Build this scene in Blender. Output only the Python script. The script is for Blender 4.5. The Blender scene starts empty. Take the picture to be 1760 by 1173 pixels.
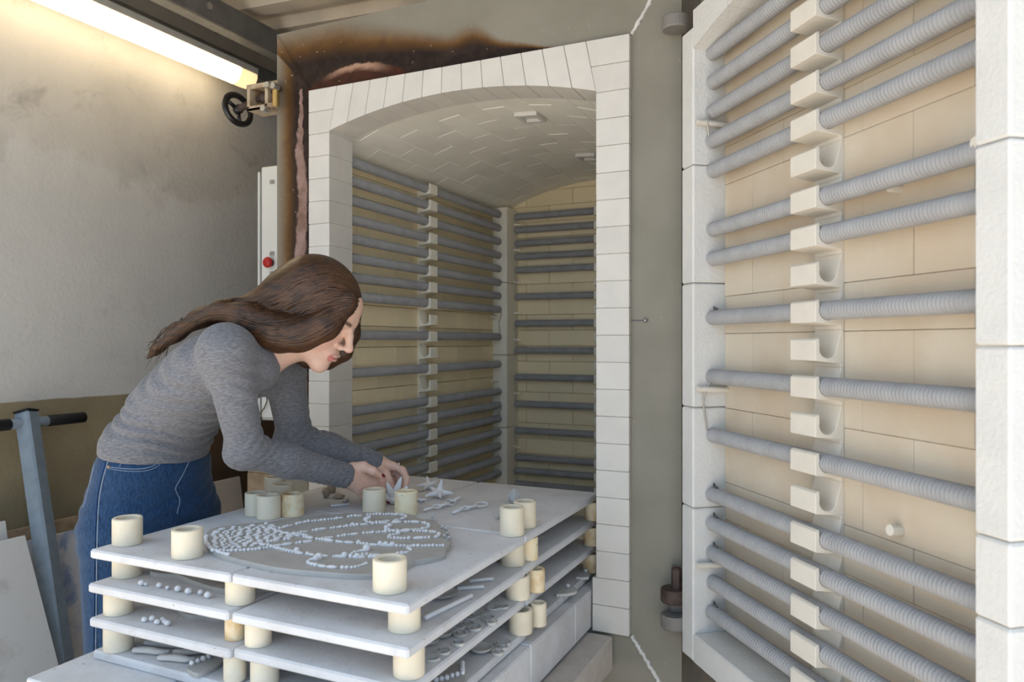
import bpy, bmesh, math, random
import numpy as np
from mathutils import Vector, Matrix

random.seed(7)
rng = np.random.default_rng(7)
SC = bpy.context.scene
COL = SC.collection

# ------------------------------------------------------------------ camera, sky, exposure
F_PX, CX, CY = 1280.0, 880.0, 588.0
YAW = math.radians(24.8)
CA, SA = math.cos(YAW), math.sin(YAW)
CAM_Z = 1.25
cam_d = bpy.data.cameras.new('camera')
cam = bpy.data.objects.new('camera', cam_d)
COL.objects.link(cam)
cam.location = (0, 0, CAM_Z)
cam.rotation_euler = (math.pi / 2, 0, YAW)
cam_d.sensor_width = 36.0
cam_d.lens = 36.0 * F_PX / 1760.0
cam_d.shift_y = (588.0 - 586.5) / 1760.0
cam_d.clip_start = 0.02
cam_d.dof.use_dof = True
cam_d.dof.focus_distance = 1.85
cam_d.dof.aperture_fstop = 4.5
SC.camera = cam

world = bpy.data.worlds.new('world')
SC.world = world
world.use_nodes = True
wn = world.node_tree
bg = wn.nodes['Background']
bg.inputs['Color'].default_value = (0.55, 0.75, 1.0, 1)
bg.inputs['Strength'].default_value = 1.35

sun_d = bpy.data.lights.new('daylight_sun', 'SUN')
sun_d.energy = 13.5
sun_d.angle = math.radians(2)
sun_d.color = (1.0, 0.97, 0.93)
sun = bpy.data.objects.new('daylight_sun', sun_d)
COL.objects.link(sun)
sun.rotation_euler = Vector((-0.60, 0.10, -0.78)).to_track_quat('-Z', 'Y').to_euler()

SC.view_settings.view_transform = 'Standard'
SC.view_settings.look = 'None'
SC.view_settings.gamma = 1.0
SC.view_settings.exposure = 0.3
SC.cycles.diffuse_bounces = 8
SC.cycles.max_bounces = 12
SC.view_settings.use_curve_mapping = False

# ------------------------------------------------------------------ helpers: pixels of the photo to points of the place
def pz(px, py, Z):
    """point seen at pixel px,py at distance Z along the view axis"""
    X = (px - CX) / F_PX * Z
    return Vector((X * CA - Z * SA, X * SA + Z * CA, CAM_Z - (py - CY) / F_PX * Z))
def at_z(px, py, z):
    Z = (CAM_Z - z) * F_PX / (py - CY)
    return pz(px, py, Z)
def at_x(px, py, x):
    Z = x / ((px - CX) / F_PX * CA - SA)
    return pz(px, py, Z)
def at_y(px, py, y):
    Z = y / ((px - CX) / F_PX * SA + CA)
    return pz(px, py, Z)

# ------------------------------------------------------------------ helpers: materials
def new_mat(name):
    m = bpy.data.materials.new(name)
    m.use_nodes = True
    nt = m.node_tree
    return m, nt, nt.nodes['Principled BSDF']
def N(nt, typ, **kw):
    n = nt.nodes.new(typ)
    for k, v in kw.items():
        setattr(n, k, v)
    return n
def L(nt, a, b):
    nt.links.new(a, b)
def mixc(nt, fac, a, b, blend='MIX'):
    n = N(nt, 'ShaderNodeMix', data_type='RGBA', blend_type=blend)
    for sock, v in ((n.inputs[0], fac), (n.inputs[6], a), (n.inputs[7], b)):
        if isinstance(v, (int, float)):
            sock.default_value = v
        elif isinstance(v, (tuple, list)):
            sock.default_value = (v[0], v[1], v[2], 1)
        else:
            L(nt, v, sock)
    return n.outputs[2]
def mth(nt, op, a, b=0.0, c=0.0, clamp=False):
    n = N(nt, 'ShaderNodeMath', operation=op, use_clamp=clamp)
    for i, v in enumerate((a, b, c)):
        if isinstance(v, (int, float)):
            n.inputs[i].default_value = v
        else:
            L(nt, v, n.inputs[i])
    return n.outputs[0]
def ramp(nt, v, lo, hi):
    n = N(nt, 'ShaderNodeMapRange', interpolation_type='SMOOTHSTEP')
    L(nt, v, n.inputs[0])
    n.inputs[1].default_value = lo
    n.inputs[2].default_value = hi
    return n.outputs[0]
def noise(nt, scale, detail=4.0, rough=0.55, vec=None, dist=0.0):
    n = N(nt, 'ShaderNodeTexNoise')
    n.inputs['Scale'].default_value = scale
    n.inputs['Detail'].default_value = detail
    n.inputs['Roughness'].default_value = rough
    n.inputs['Distortion'].default_value = dist
    if vec is None:
        vec = N(nt, 'ShaderNodeNewGeometry').outputs['Position']
    L(nt, vec, n.inputs['Vector'])
    return n.outputs['Fac']
def pos_xyz(nt):
    g = N(nt, 'ShaderNodeNewGeometry')
    s = N(nt, 'ShaderNodeSeparateXYZ')
    L(nt, g.outputs['Position'], s.inputs[0])
    return s.outputs, g.outputs['Position']
def bump(nt, bsdf, h, strength=0.3, dist=0.01):
    b = N(nt, 'ShaderNodeBump')
    b.inputs['Strength'].default_value = strength
    b.inputs['Distance'].default_value = dist
    L(nt, h, b.inputs['Height'])
    L(nt, b.outputs[0], bsdf.inputs['Normal'])
def simple(name, col, rough=0.7, var=0.12, scale=25.0, bmp=0.15, bscale=180.0, metal=0.0, rnd=0.0, col2=None, spec=0.3):
    """plain colour with a little mottling, fine relief and a small change from piece to piece"""
    m, nt, b = new_mat(name)
    b.inputs['Roughness'].default_value = rough
    b.inputs['Metallic'].default_value = metal
    b.inputs['Specular IOR Level'].default_value = spec
    c2 = col2 or tuple(max(0.0, c * (1 - var * 2)) for c in col)
    f = ramp(nt, noise(nt, scale), 0.35, 0.7)
    c = mixc(nt, f, col, c2)
    if rnd > 0:
        oi = N(nt, 'ShaderNodeObjectInfo')
        hsv = N(nt, 'ShaderNodeHueSaturation')
        v = N(nt, 'ShaderNodeMapRange')
        L(nt, oi.outputs['Random'], v.inputs[0])
        v.inputs[3].default_value = 1 - rnd
        v.inputs[4].default_value = 1 + rnd * 0.6
        L(nt, v.outputs[0], hsv.inputs['Value'])
        L(nt, c, hsv.inputs['Color'])
        c = hsv.outputs[0]
    L(nt, c, b.inputs['Base Color'])
    if bmp > 0:
        bump(nt, b, noise(nt, bscale, 3.0), bmp, 0.003)
    return m

MT = {}
MT['white_brick'] = simple('white_firebrick', (0.60, 0.57, 0.52), 0.9, 0.03, 14, 0.12, 260, rnd=0.04)
MT['cream_brick'] = simple('cream_firebrick', (0.92, 0.78, 0.51), 0.9, 0.03, 9, 0.15, 220, rnd=0.06)
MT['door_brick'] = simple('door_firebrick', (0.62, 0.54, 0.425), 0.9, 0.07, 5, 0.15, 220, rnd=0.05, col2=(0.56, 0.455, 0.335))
MT['vault_brick'] = simple('vault_firebrick', (0.89, 0.86, 0.78), 0.9, 0.03, 9, 0.15, 220, rnd=0.05)
MT['mortar'] = simple('pale_mortar', (0.80, 0.72, 0.58), 0.95, 0.05)
MT['vault_mortar'] = simple('vault_mortar', (0.85, 0.82, 0.74), 0.95, 0.03)
MT['white_fibre'] = simple('white_ceramic_fibre', (0.65, 0.635, 0.60), 0.95, 0.03, 12, 0.5, 140)
MT['bracket'] = simple('bracket_ceramic', (0.88, 0.83, 0.70), 0.8, 0.03, 20, 0.1, 200)
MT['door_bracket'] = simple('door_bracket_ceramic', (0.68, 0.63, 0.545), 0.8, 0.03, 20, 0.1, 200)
MT['coil'] = simple('grey_coil_wire', (0.36, 0.355, 0.355), 0.6, 0.06, 18, 0.0, rnd=0.06, metal=0.0)
MT['prop'] = simple('cream_kiln_prop', (0.75, 0.67, 0.52), 0.75, 0.05, 14, 0.2, 160, rnd=0.08)
MT['clay'] = simple('raw_grey_clay', (0.40, 0.385, 0.36), 0.85, 0.05, 30, 0.2, 120)
MT['clay_bead'] = simple('pale_clay', (0.70, 0.70, 0.71), 0.85, 0.04, 40, 0.2, 150)
MT['clay_dry'] = simple('drying_clay', (0.50, 0.49, 0.47), 0.85, 0.05, 30, 0.2, 150)
MT['white_paint'] = simple('cabinet_white', (0.66, 0.66, 0.62), 0.45, 0.02, 5, 0.02, rnd=0)
MT['black_rubber'] = simple('black_rubber', (0.012, 0.012, 0.013), 0.5, 0.1, 60, 0.1)
MT['black_gloss'] = simple('black_bakelite', (0.012, 0.011, 0.011), 0.28, 0.1, 60, 0.0, spec=0.5)
MT['red_plastic'] = simple('red_button', (0.45, 0.02, 0.02), 0.35, 0.05)
MT['blue_steel'] = simple('blue_grey_paint', (0.20, 0.25, 0.30), 0.42, 0.08, 30, 0.05, 120)
MT['zinc'] = simple('zinc_bolt', (0.42, 0.41, 0.38), 0.35, 0.1, 50, 0.05, metal=0.7)
MT['beige_metal'] = simple('beige_metal', (0.44, 0.36, 0.25), 0.5, 0.12, 30, 0.1, col2=(0.25, 0.16, 0.09))
MT['rust'] = simple('rusty_iron', (0.075, 0.05, 0.04), 0.7, 0.25, 40, 0.3)
MT['dark_steel'] = simple('dark_grey_steel', (0.10, 0.10, 0.10), 0.5, 0.15, 20, 0.1)
MT['galv'] = simple('purlin_grey', (0.15, 0.145, 0.135), 0.55, 0.12, 14, 0.1)
MT['wood'] = simple('bare_timber', (0.42, 0.30, 0.19), 0.8, 0.15, 30, 0.2)
MT['brown_board'] = simple('dark_brown_board', (0.11, 0.065, 0.035), 0.6, 0.1, 12, 0.1)
MT['board_beige'] = simple('beige_board', (0.52, 0.44, 0.36), 0.85, 0.06, 10, 0.1)
MT['sill'] = simple('sill_cement', (0.52, 0.47, 0.42), 0.9, 0.06, 30, 0.4, 200)
MT['floor_out'] = simple('grey_concrete', (0.60, 0.535, 0.455), 0.9, 0.1, 4, 0.3, 120)
MT['wire'] = simple('pale_wire', (0.45, 0.42, 0.38), 0.5, 0.1, 60, 0, metal=0.4)
MT['silver'] = simple('silver', (0.75, 0.73, 0.70), 0.2, 0.02, 60, 0, metal=1.0)

def mat_wall():
    m, nt, b = new_mat('plaster_wall')
    b.inputs['Roughness'].default_value = 0.92
    (x, y, z), P = pos_xyz(nt)
    n1 = noise(nt, 2.2, 6, 0.6)
    n2 = noise(nt, 9, 5, 0.6, dist=0.6)
    n3 = noise(nt, 60, 3)
    c = mixc(nt, ramp(nt, n1, 0.35, 0.7), (0.53, 0.505, 0.46), (0.42, 0.40, 0.365))
    c = mixc(nt, ramp(nt, n2, 0.55, 0.8), c, (0.35, 0.33, 0.30))
    # older, lighter skim coat below a wavy tide line
    edge = mth(nt, 'ADD', z, mth(nt, 'MULTIPLY', n1, 0.55))
    edge = mth(nt, 'ADD', edge, mth(nt, 'MULTIPLY', n2, 0.10))
    low = mth(nt, 'SUBTRACT', 1.0, ramp(nt, edge, 2.17, 2.21))
    c = mixc(nt, mth(nt, 'MULTIPLY', low, 0.55), c, (0.57, 0.555, 0.525))
    # ochre paint on the lower wall, with an uneven brushed edge
    pe = mth(nt, 'ADD', z, mth(nt, 'MULTIPLY', n2, 0.012))
    dado = mth(nt, 'SUBTRACT', 1.0, ramp(nt, pe, 1.056, 1.062))
    pc = mixc(nt, ramp(nt, noise(nt, 6, 4), 0.3, 0.7), (0.29, 0.235, 0.14), (0.24, 0.19, 0.11))
    c = mixc(nt, dado, c, pc)
    spk = ramp(nt, noise(nt, 130, 2), 0.70, 0.74)
    c = mixc(nt, mth(nt, 'MULTIPLY', spk, 0.5), c, (0.2, 0.18, 0.16))
    L(nt, c, b.inputs['Base Color'])
    h = mth(nt, 'ADD', mth(nt, 'MULTIPLY', n3, 0.6), mth(nt, 'MULTIPLY', n2, 0.8))
    bump(nt, b, h, 0.35, 0.008)
    return m
MT['wall'] = mat_wall()

def mat_slab():
    m, nt, b = new_mat('white_kiln_wash')
    b.inputs['Roughness'].default_value = 0.92
    n1 = noise(nt, 7, 5, 0.6)
    n2 = noise(nt, 26, 5, 0.65, dist=1.0)
    c = mixc(nt, ramp(nt, n1, 0.38, 0.68), (0.60, 0.605, 0.62), (0.52, 0.515, 0.52))
    c = mixc(nt, mth(nt, 'MULTIPLY', ramp(nt, n2, 0.56, 0.72), 0.45), c, (0.46, 0.43, 0.41))
    c = mixc(nt, mth(nt, 'MULTIPLY', ramp(nt, noise(nt, 4.0, 2), 0.58, 0.75), 0.35), c, (0.56, 0.48, 0.42))
    spk = ramp(nt, noise(nt, 95, 2), 0.70, 0.74)
    c = mixc(nt, mth(nt, 'MULTIPLY', spk, 0.5), c, (0.25, 0.20, 0.16))
    L(nt, c, b.inputs['Base Color'])
    bump(nt, b, n2, 0.3, 0.006)
    return m
MT['slab'] = mat_slab()

def mat_prop_stained(name, cx, cz):
    return simple(name, (0.80, 0.70, 0.50), 0.75, 0.05, 30, 0.2, 160, col2=(0.62, 0.42, 0.2))
MT['prop_stained'] = mat_prop_stained('stained_kiln_prop', 0, 0)
def mat_prop_spots():
    m, nt, b = new_mat('spotted_kiln_prop')
    b.inputs['Roughness'].default_value = 0.75
    c = mixc(nt, ramp(nt, noise(nt, 20, 4), 0.4, 0.7), (0.79, 0.70, 0.50), (0.74, 0.60, 0.38))
    c = mixc(nt, ramp(nt, noise(nt, 55, 2), 0.66, 0.69), c, (0.28, 0.16, 0.05))
    L(nt, c, b.inputs['Base Color'])
    return m
MT['prop_spots'] = mat_prop_spots()

# kiln front dimensions (metres) shared by the steel paint and the brickwork
KX0, KX1 = -1.515, -0.511          # outer brick frame
OX0, OX1 = -1.436, -0.598          # opening
KZ0, KZ1 = 0.517, 2.017
KY = 1.80                          # front of the bricks
SPRING, APEX = 1.886, 1.944
SX0, SX1 = -1.653, -0.385          # steel frame
SZ1 = 2.217
def mat_burnt_steel():
    """grey-green paint; heat marks, soot and bare metal around the top left corner of the opening"""
    m, nt, b = new_mat('heat_marked_steel')
    b.inputs['Roughness'].default_value = 0.62
    b.inputs['Specular IOR Level'].default_value = 0.15
    (x, y, z), P = pos_xyz(nt)
    n1 = noise(nt, 5, 5, 0.6)
    n2 = noise(nt, 22, 6, 0.65, dist=0.5)
    nn = mth(nt, 'MULTIPLY', mth(nt, 'SUBTRACT', n1, 0.5), 0.022)
    nf = mth(nt, 'ADD', mth(nt, 'MULTIPLY', mth(nt, 'SUBTRACT', n2, 0.5), 0.030), mth(nt, 'MULTIPLY', mth(nt, 'SUBTRACT', n1, 0.5), 0.045))
    dl = mth(nt, 'SUBTRACT', KX0, x)                       # >0 left of the bricks
    dt = mth(nt, 'SUBTRACT', z, KZ1)                       # >0 above the bricks
    # reach of the burn: wide over the corner, narrowing to the right and down the left side
    xr = mth(nt, 'SUBTRACT', x, KX0)
    reach_t = mth(nt, 'MAXIMUM', mth(nt, 'MULTIPLY', mth(nt, 'SUBTRACT', 0.82, xr), 0.245), 0.0)
    reach_t = mth(nt, 'MINIMUM', reach_t, 0.175)
    blob = mth(nt, 'MULTIPLY', mth(nt, 'SUBTRACT', 1.0, ramp(nt, mth(nt, 'ABSOLUTE', mth(nt, 'SUBTRACT', xr, 0.56)), 0.0, 0.09)), 0.03)
    reach_t = mth(nt, 'ADD', reach_t, blob)
    zd = mth(nt, 'SUBTRACT', KZ1, z)
    reach_l = mth(nt, 'ADD', mth(nt, 'MULTIPLY', mth(nt, 'SUBTRACT', 1.0, ramp(nt, zd, 0.8, 1.25)), 0.105), 0.012)
    dd = mth(nt, 'MAXIMUM', dl, dt)
    side = mth(nt, 'GREATER_THAN', dl, dt)
    reach = mth(nt, 'ADD', mth(nt, 'MULTIPLY', side, reach_l), mth(nt, 'MULTIPLY', mth(nt, 'SUBTRACT', 1.0, side), reach_t))
    left_only = mth(nt, 'LESS_THAN', x, KX1 - 0.12)
    q = mth(nt, 'DIVIDE', mth(nt, 'ADD', dd, nn), mth(nt, 'MAXIMUM', reach, 0.004))   # 0 at bricks, 1 at the end of the burn
    base = mixc(nt, ramp(nt, n1, 0.3, 0.75), (0.24, 0.222, 0.18), (0.205, 0.19, 0.15))
    brown = mixc(nt, ramp(nt, n2, 0.3, 0.7), (0.15, 0.075, 0.02), (0.10, 0.045, 0.012))
    c = mixc(nt, mth(nt, 'MULTIPLY', mth(nt, 'SUBTRACT', 1.0, ramp(nt, q, 0.72, 1.30)), left_only), base, brown)
    soot = mixc(nt, ramp(nt, n2, 0.35, 0.75), (0.016, 0.010, 0.008), (0.040, 0.024, 0.018))
    c = mixc(nt, mth(nt, 'MULTIPLY', mth(nt, 'SUBTRACT', 1.0, ramp(nt, q, 0.50, 0.92)), left_only), c, soot)
    # scaled bare metal, pinkish, as a strip on the left and a lens above the corner
    strip_c = mth(nt, 'ABSOLUTE', mth(nt, 'SUBTRACT', mth(nt, 'ADD', dl, nf), 0.042))
    strip = mth(nt, 'MULTIPLY', mth(nt, 'SUBTRACT', 1.0, ramp(nt, mth(nt, 'DIVIDE', strip_c, mth(nt, 'ADD', 0.35, mth(nt, 'MULTIPLY', ramp(nt, zd, 0.0, 0.30), 0.75))), 0.013, 0.022)), side)
    strip = mth(nt, 'MULTIPLY', strip, mth(nt, 'GREATER_THAN', zd, -0.015))
    strip = mth(nt, 'MULTIPLY', strip, mth(nt, 'SUBTRACT', 1.0, ramp(nt, zd, 0.95, 1.1)))
    pink = mixc(nt, ramp(nt, n2, 0.3, 0.7), (0.30, 0.20, 0.17), (0.17, 0.10, 0.075))
    c = mixc(nt, strip, c, pink)
    ex = mth(nt, 'DIVIDE', mth(nt, 'SUBTRACT', xr, 0.165), 0.185)
    lens_h = mth(nt, 'MULTIPLY', mth(nt, 'SUBTRACT', 1.0, mth(nt, 'MULTIPLY', ex, ex)), 0.066)
    t = mth(nt, 'SUBTRACT', mth(nt, 'ADD', dt, nf), lens_h)
    inl = mth(nt, 'MULTIPLY', mth(nt, 'SUBTRACT', 1.0, ramp(nt, t, -0.004, 0.004)), mth(nt, 'LESS_THAN', mth(nt, 'ABSOLUTE', ex), 1.0))
    inl = mth(nt, 'MULTIPLY', inl, mth(nt, 'GREATER_THAN', dt, -0.01))
    crest = mth(nt, 'MULTIPLY', ramp(nt, t, -0.026, -0.006), mth(nt, 'SUBTRACT', 1.0, ramp(nt, mth(nt, 'ABSOLUTE', ex), 0.15, 0.75)))
    lensc = mixc(nt, crest, mixc(nt, ramp(nt, n2, 0.35, 0.7), (0.060, 0.020, 0.010), (0.030, 0.012, 0.008)), (0.36, 0.22, 0.15))
    c = mixc(nt, inl, c, lensc)
    spk = ramp(nt, noise(nt, 70, 2), 0.71, 0.73)
    c = mixc(nt, mth(nt, 'MULTIPLY', spk, 0.6), c, (0.34, 0.28, 0.22))
    L(nt, c, b.inputs['Base Color'])
    bump(nt, b, n2, 0.12, 0.004)
    return m
MT['steel'] = mat_burnt_steel()
MT['door_steel'] = simple('door_steel_paint', (0.20, 0.185, 0.165), 0.5, 0.1, 14, 0.3, 120)
MT['weld'] = simple('weld_bead', (0.62, 0.60, 0.56), 0.45, 0.1, 60, 0.4, 200)

def mat_stained_board(name, base, stain, scale, thr):
    m, nt, b = new_mat(name)
    b.inputs['Roughness'].default_value = 0.8
    n1 = noise(nt, scale, 5, 0.6, dist=0.4)
    n2 = noise(nt, 30, 4)
    c = mixc(nt, ramp(nt, n1, thr, thr + 0.16), base, stain)
    c = mixc(nt, mth(nt, 'MULTIPLY', ramp(nt, n2, 0.62, 0.75), 0.4), c, (0.40, 0.36, 0.33))
    L(nt, c, b.inputs['Base Color'])
    return m
MT['white_board'] = mat_stained_board('scuffed_white_board', (0.56, 0.55, 0.53), (0.44, 0.42, 0.39), 6, 0.52)
MT['blue_board'] = mat_stained_board('blue_stained_board', (0.55, 0.56, 0.60), (0.22, 0.30, 0.48), 7, 0.52)

# ------------------------------------------------------------------ helpers: objects and meshes
def link(o, parent=None):
    COL.objects.link(o)
    if parent is not None:
        o.parent = parent
    return o
def tag(o, label=None, cat=None, group=None, kind=None):
    if label: o['label'] = label
    if cat: o['category'] = cat
    if group: o['group'] = group
    if kind: o['kind'] = kind
    return o
def empty(name, loc, label, cat, group=None):
    o = bpy.data.objects.new(name, None)
    o.empty_display_size = 0.05
    o.location = loc
    link(o)
    return tag(o, label, cat, group)
def mesh_from(name, verts, faces, smooth=False):
    me = bpy.data.meshes.new(name)
    me.from_pydata([tuple(v) for v in verts], [], faces)
    me.validate()
    bm = bmesh.new(); bm.from_mesh(me)
    bmesh.ops.recalc_face_normals(bm, faces=bm.faces)
    bm.to_mesh(me); bm.free()
    if smooth:
        me.polygons.foreach_set('use_smooth', [True] * len(me.polygons))
    return me
class MB:
    """collects shapes; build() links them as one mesh object"""
    def __init__(self):
        self.v, self.f = [], []
    def add(self, verts, faces):
        b = len(self.v)
        self.v += [tuple(p) for p in verts]
        self.f += [tuple(i + b for i in f) for f in faces]
        return self
    def box(self, x0, x1, y0, y1, z0, z1, M=None):
        vs = [Vector((x, y, z)) for x in (x0, x1) for y in (y0, y1) for z in (z0, z1)]
        if M is not None:
            vs = [M @ v for v in vs]
        return self.add(vs, [(0, 1, 3, 2), (4, 6, 7, 5), (0, 4, 5, 1), (2, 3, 7, 6), (0, 2, 6, 4), (1, 5, 7, 3)])
    def lathe(self, prof, M=None, seg=24, close=False):
        """prof: list of (radius, height) turned about local z"""
        vs, fs = [], []
        n = len(prof)
        for i in range(seg):
            a = 2 * math.pi * i / seg
            for r, h in prof:
                v = Vector((r * math.cos(a), r * math.sin(a), h))
                vs.append(M @ v if M is not None else v)
        m = n if close else n - 1
        for i in range(seg):
            j = (i + 1) % seg
            for k in range(m):
                k2 = (k + 1) % n
                fs.append((i * n + k, j * n + k, j * n + k2, i * n + k2))
        if not close:
            if prof[0][0] > 1e-6: fs.append(tuple(i * n for i in range(seg)))
            if prof[-1][0] > 1e-6: fs.append(tuple(i * n + n - 1 for i in reversed(range(seg))))
        return self.add(vs, fs)
    def tube(self, pts, r, seg=10, caps=True, flat=None):
        """r: number or list; a swept tube through pts. flat=(normal, factor) squashes the section"""
        pts = [Vector(p) for p in pts]
        n = len(pts)
        rs = r if isinstance(r, (list, tuple)) else [r] * n
        vs, fs = [], []
        up = None
        for i, p in enumerate(pts):
            d = (pts[min(i + 1, n - 1)] - pts[max(i - 1, 0)])
            d = d.normalized() if d.length > 1e-9 else Vector((0, 0, 1))
            if up is None:
                up = d.orthogonal().normalized()
            else:
                up = (up - d * up.dot(d))
                up = up.normalized() if up.length > 1e-6 else d.orthogonal().normalized()
            side = d.cross(up)
            for k in range(seg):
                a = 2 * math.pi * k / seg
                o = (up * math.cos(a) + side * math.sin(a)) * rs[i]
                if flat is not None:
                    nrm, fac = flat
                    o = o - nrm * o.dot(nrm) * (1 - fac)
                vs.append(p + o)
        for i in range(n - 1):
            for k in range(seg):
                k2 = (k + 1) % seg
                fs.append((i * seg + k, i * seg + k2, (i + 1) * seg + k2, (i + 1) * seg + k))
        if caps:
            fs.append(tuple(reversed(range(seg))))
            fs.append(tuple((n - 1) * seg + k for k in range(seg)))
        return self.add(vs, fs)
    def prism(self, poly, a, b):
        """poly: list of (u, w) points; a, b: functions mapping (u, w) to the two end points"""
        n = len(poly)
        vs = [a(u, w) for u, w in poly] + [b(u, w) for u, w in poly]
        fs = [tuple(range(n)), tuple(reversed(range(n, 2 * n)))]
        for i in range(n):
            j = (i + 1) % n
            fs.append((i, i + n, j + n, j))
        return self.add(vs, fs)
    def ball(self, c, r, M=None, seg=8, rings=6, sq=(1, 1, 1)):
        prof = []
        vs, fs = [], []
        c = Vector(c)
        for i in range(rings + 1):
            th = math.pi * i / rings
            for k in range(seg):
                a = 2 * math.pi * k / seg
                v = Vector((r * math.sin(th) * math.cos(a) * sq[0], r * math.sin(th) * math.sin(a) * sq[1], r * math.cos(th) * sq[2]))
                if M is not None: v = M @ v
                vs.append(c + v)
        for i in range(rings):
            for k in range(seg):
                k2 = (k + 1) % seg
                fs.append((i * seg + k, (i + 1) * seg + k, (i + 1) * seg + k2, i * seg + k2))
        return self.add(vs, fs)
    def mesh(self, name, smooth=False, bevel=0.0, merge=False):
        me = mesh_from(name, self.v, self.f, smooth)
        if merge or bevel > 0:
            bm = bmesh.new(); bm.from_mesh(me)
            bmesh.ops.remove_doubles(bm, verts=bm.verts, dist=1e-6)
            if bevel > 0:
                es = [e for e in bm.edges if len(e.link_faces) == 2 and e.calc_face_angle(0) > 0.5]
                bmesh.ops.bevel(bm, geom=es, offset=bevel, segments=1, affect='EDGES', clamp_overlap=True)
            bm.to_mesh(me); bm.free()
            if smooth:
                me.polygons.foreach_set('use_smooth', [True] * len(me.polygons))
        return me
    def build(self, name, mat, parent=None, smooth=False, bevel=0.0, off=None, merge=False):
        """vertices are world coordinates; the object is moved so that it stays there under its parent"""
        me = self.mesh(name, smooth, bevel, merge)
        if mat is not None:
            me.materials.append(mat)
        o = bpy.data.objects.new(name, me)
        link(o, parent)
        p = parent
        if off is not None:
            o.location = -Vector(off)
        elif p is not None:
            w = Vector((0, 0, 0))
            while p is not None:
                w += Vector(p.location); p = p.parent
            o.location = -w
        return o
def auto_smooth(o, ang=40):
    me = o.data
    me.polygons.foreach_set('use_smooth', [True] * len(me.polygons))
    bm = bmesh.new(); bm.from_mesh(me)
    for e in bm.edges:
        if len(e.link_faces) == 2:
            e.smooth = e.calc_face_angle(0) < math.radians(ang)
    bm.to_mesh(me); bm.free()
    return o
_cache = {}
def box_mesh(name, sx, sy, sz, mat, bevel):
    key = (name, round(sx, 4), round(sy, 4), round(sz, 4), mat.name)
    if key not in _cache:
        me = MB().box(-sx / 2, sx / 2, -sy / 2, sy / 2, -sz / 2, sz / 2).mesh(name, False, bevel)
        me.materials.append(mat)
        _cache[key] = me
    return _cache[key]
def inst(name, me, parent, loc, rot=None):
    """an object of shared mesh data at a place given in the parent's frame"""
    o = bpy.data.objects.new(name, me)
    link(o, parent)
    o.location = loc
    if rot is not None:
        o.rotation_euler = rot
    return o

# ------------------------------------------------------------------ the room
def structure(o):
    o['kind'] = 'structure'
    return o
WX = -2.50
structure(MB().box(WX - 0.2, WX, -0.5, 4.2, 0, 2.9).build('wall_left', MT['wall']))
structure(MB().box(WX, 3.2, 4.0, 4.2, 0, 2.9).build('wall_back', MT['wall']))
structure(MB().box(3.0, 3.2, 1.2, 4.0, 0, 2.9).build('wall_right', MT['wall']))
structure(MB().box(-9, 9, -9, 4.2, -0.1, 0).build('floor', MT['floor_out']))

def roof():
    prof = []
    y = 0.42
    pitch, h = 0.205, 0.038
    while y < 4.1:
        prof += [(y, 0), (y + 0.075, 0), (y + 0.1, h), (y + 0.18, h)]
        y += pitch
    th = 0.003
    vs, fs = [], []
    X0, X1 = WX - 0.1, 3.1
    def zr(x): return 2.60 - 0.045 * (x - WX)
    for (yy, zz) in prof:
        vs += [(X0, yy, zr(X0) + zz), (X1, yy, zr(X1) + zz), (X0, yy, zr(X0) + zz + th), (X1, yy, zr(X1) + zz + th)]
    for i in range(len(prof) - 1):
        a, b = i * 4, i * 4 + 4
        fs += [(a, b, b + 1, a + 1), (a + 2, a + 3, b + 3, b + 2), (a, a + 2, b + 2, b), (a + 1, b + 1, b + 3, a + 3)]
    m = simple('roof_sheet', (0.55, 0.48, 0.39), 0.5, 0.08, 6, 0.05, metal=0.0)  # grey sheet; warm lamp glow is mixed into its colour
    structure(MB().add(vs, fs).build('ceiling', m))
roof()
def purlin(x, z0, z1, name):
    b = MB()
    b.box(x - 0.004, x + 0.004, 0.42, 4.0, z0, z1)
    b.box(x - 0.06, x, 0.42, 4.0, z0, z0 + 0.006)
    b.box(x - 0.06, x, 0.42, 4.0, z1 - 0.006, z1)
    structure(b.build(name, MT['galv']))
    return x
purlin(-2.20, 2.455, 2.55, 'trim_1')
purlin(-0.9, 2.40, 2.52, 'trim_2')
p = MB()
for yy in (1.15, 2.05, 2.95, 3.7):
    p.lathe([(0.014, 0), (0.014, 0.008), (0.0, 0.009)], Matrix.Translation((-2.1955, yy, 2.505)) @ Matrix.Rotation(math.pi / 2, 4, 'Y'), 6)
structure(p.build('trim_3', MT['zinc']))
structure(MB().box(WX, WX + 0.05, -0.6, 4.0, 2.44, 2.50).build('trim_4', MT['galv']))

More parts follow.
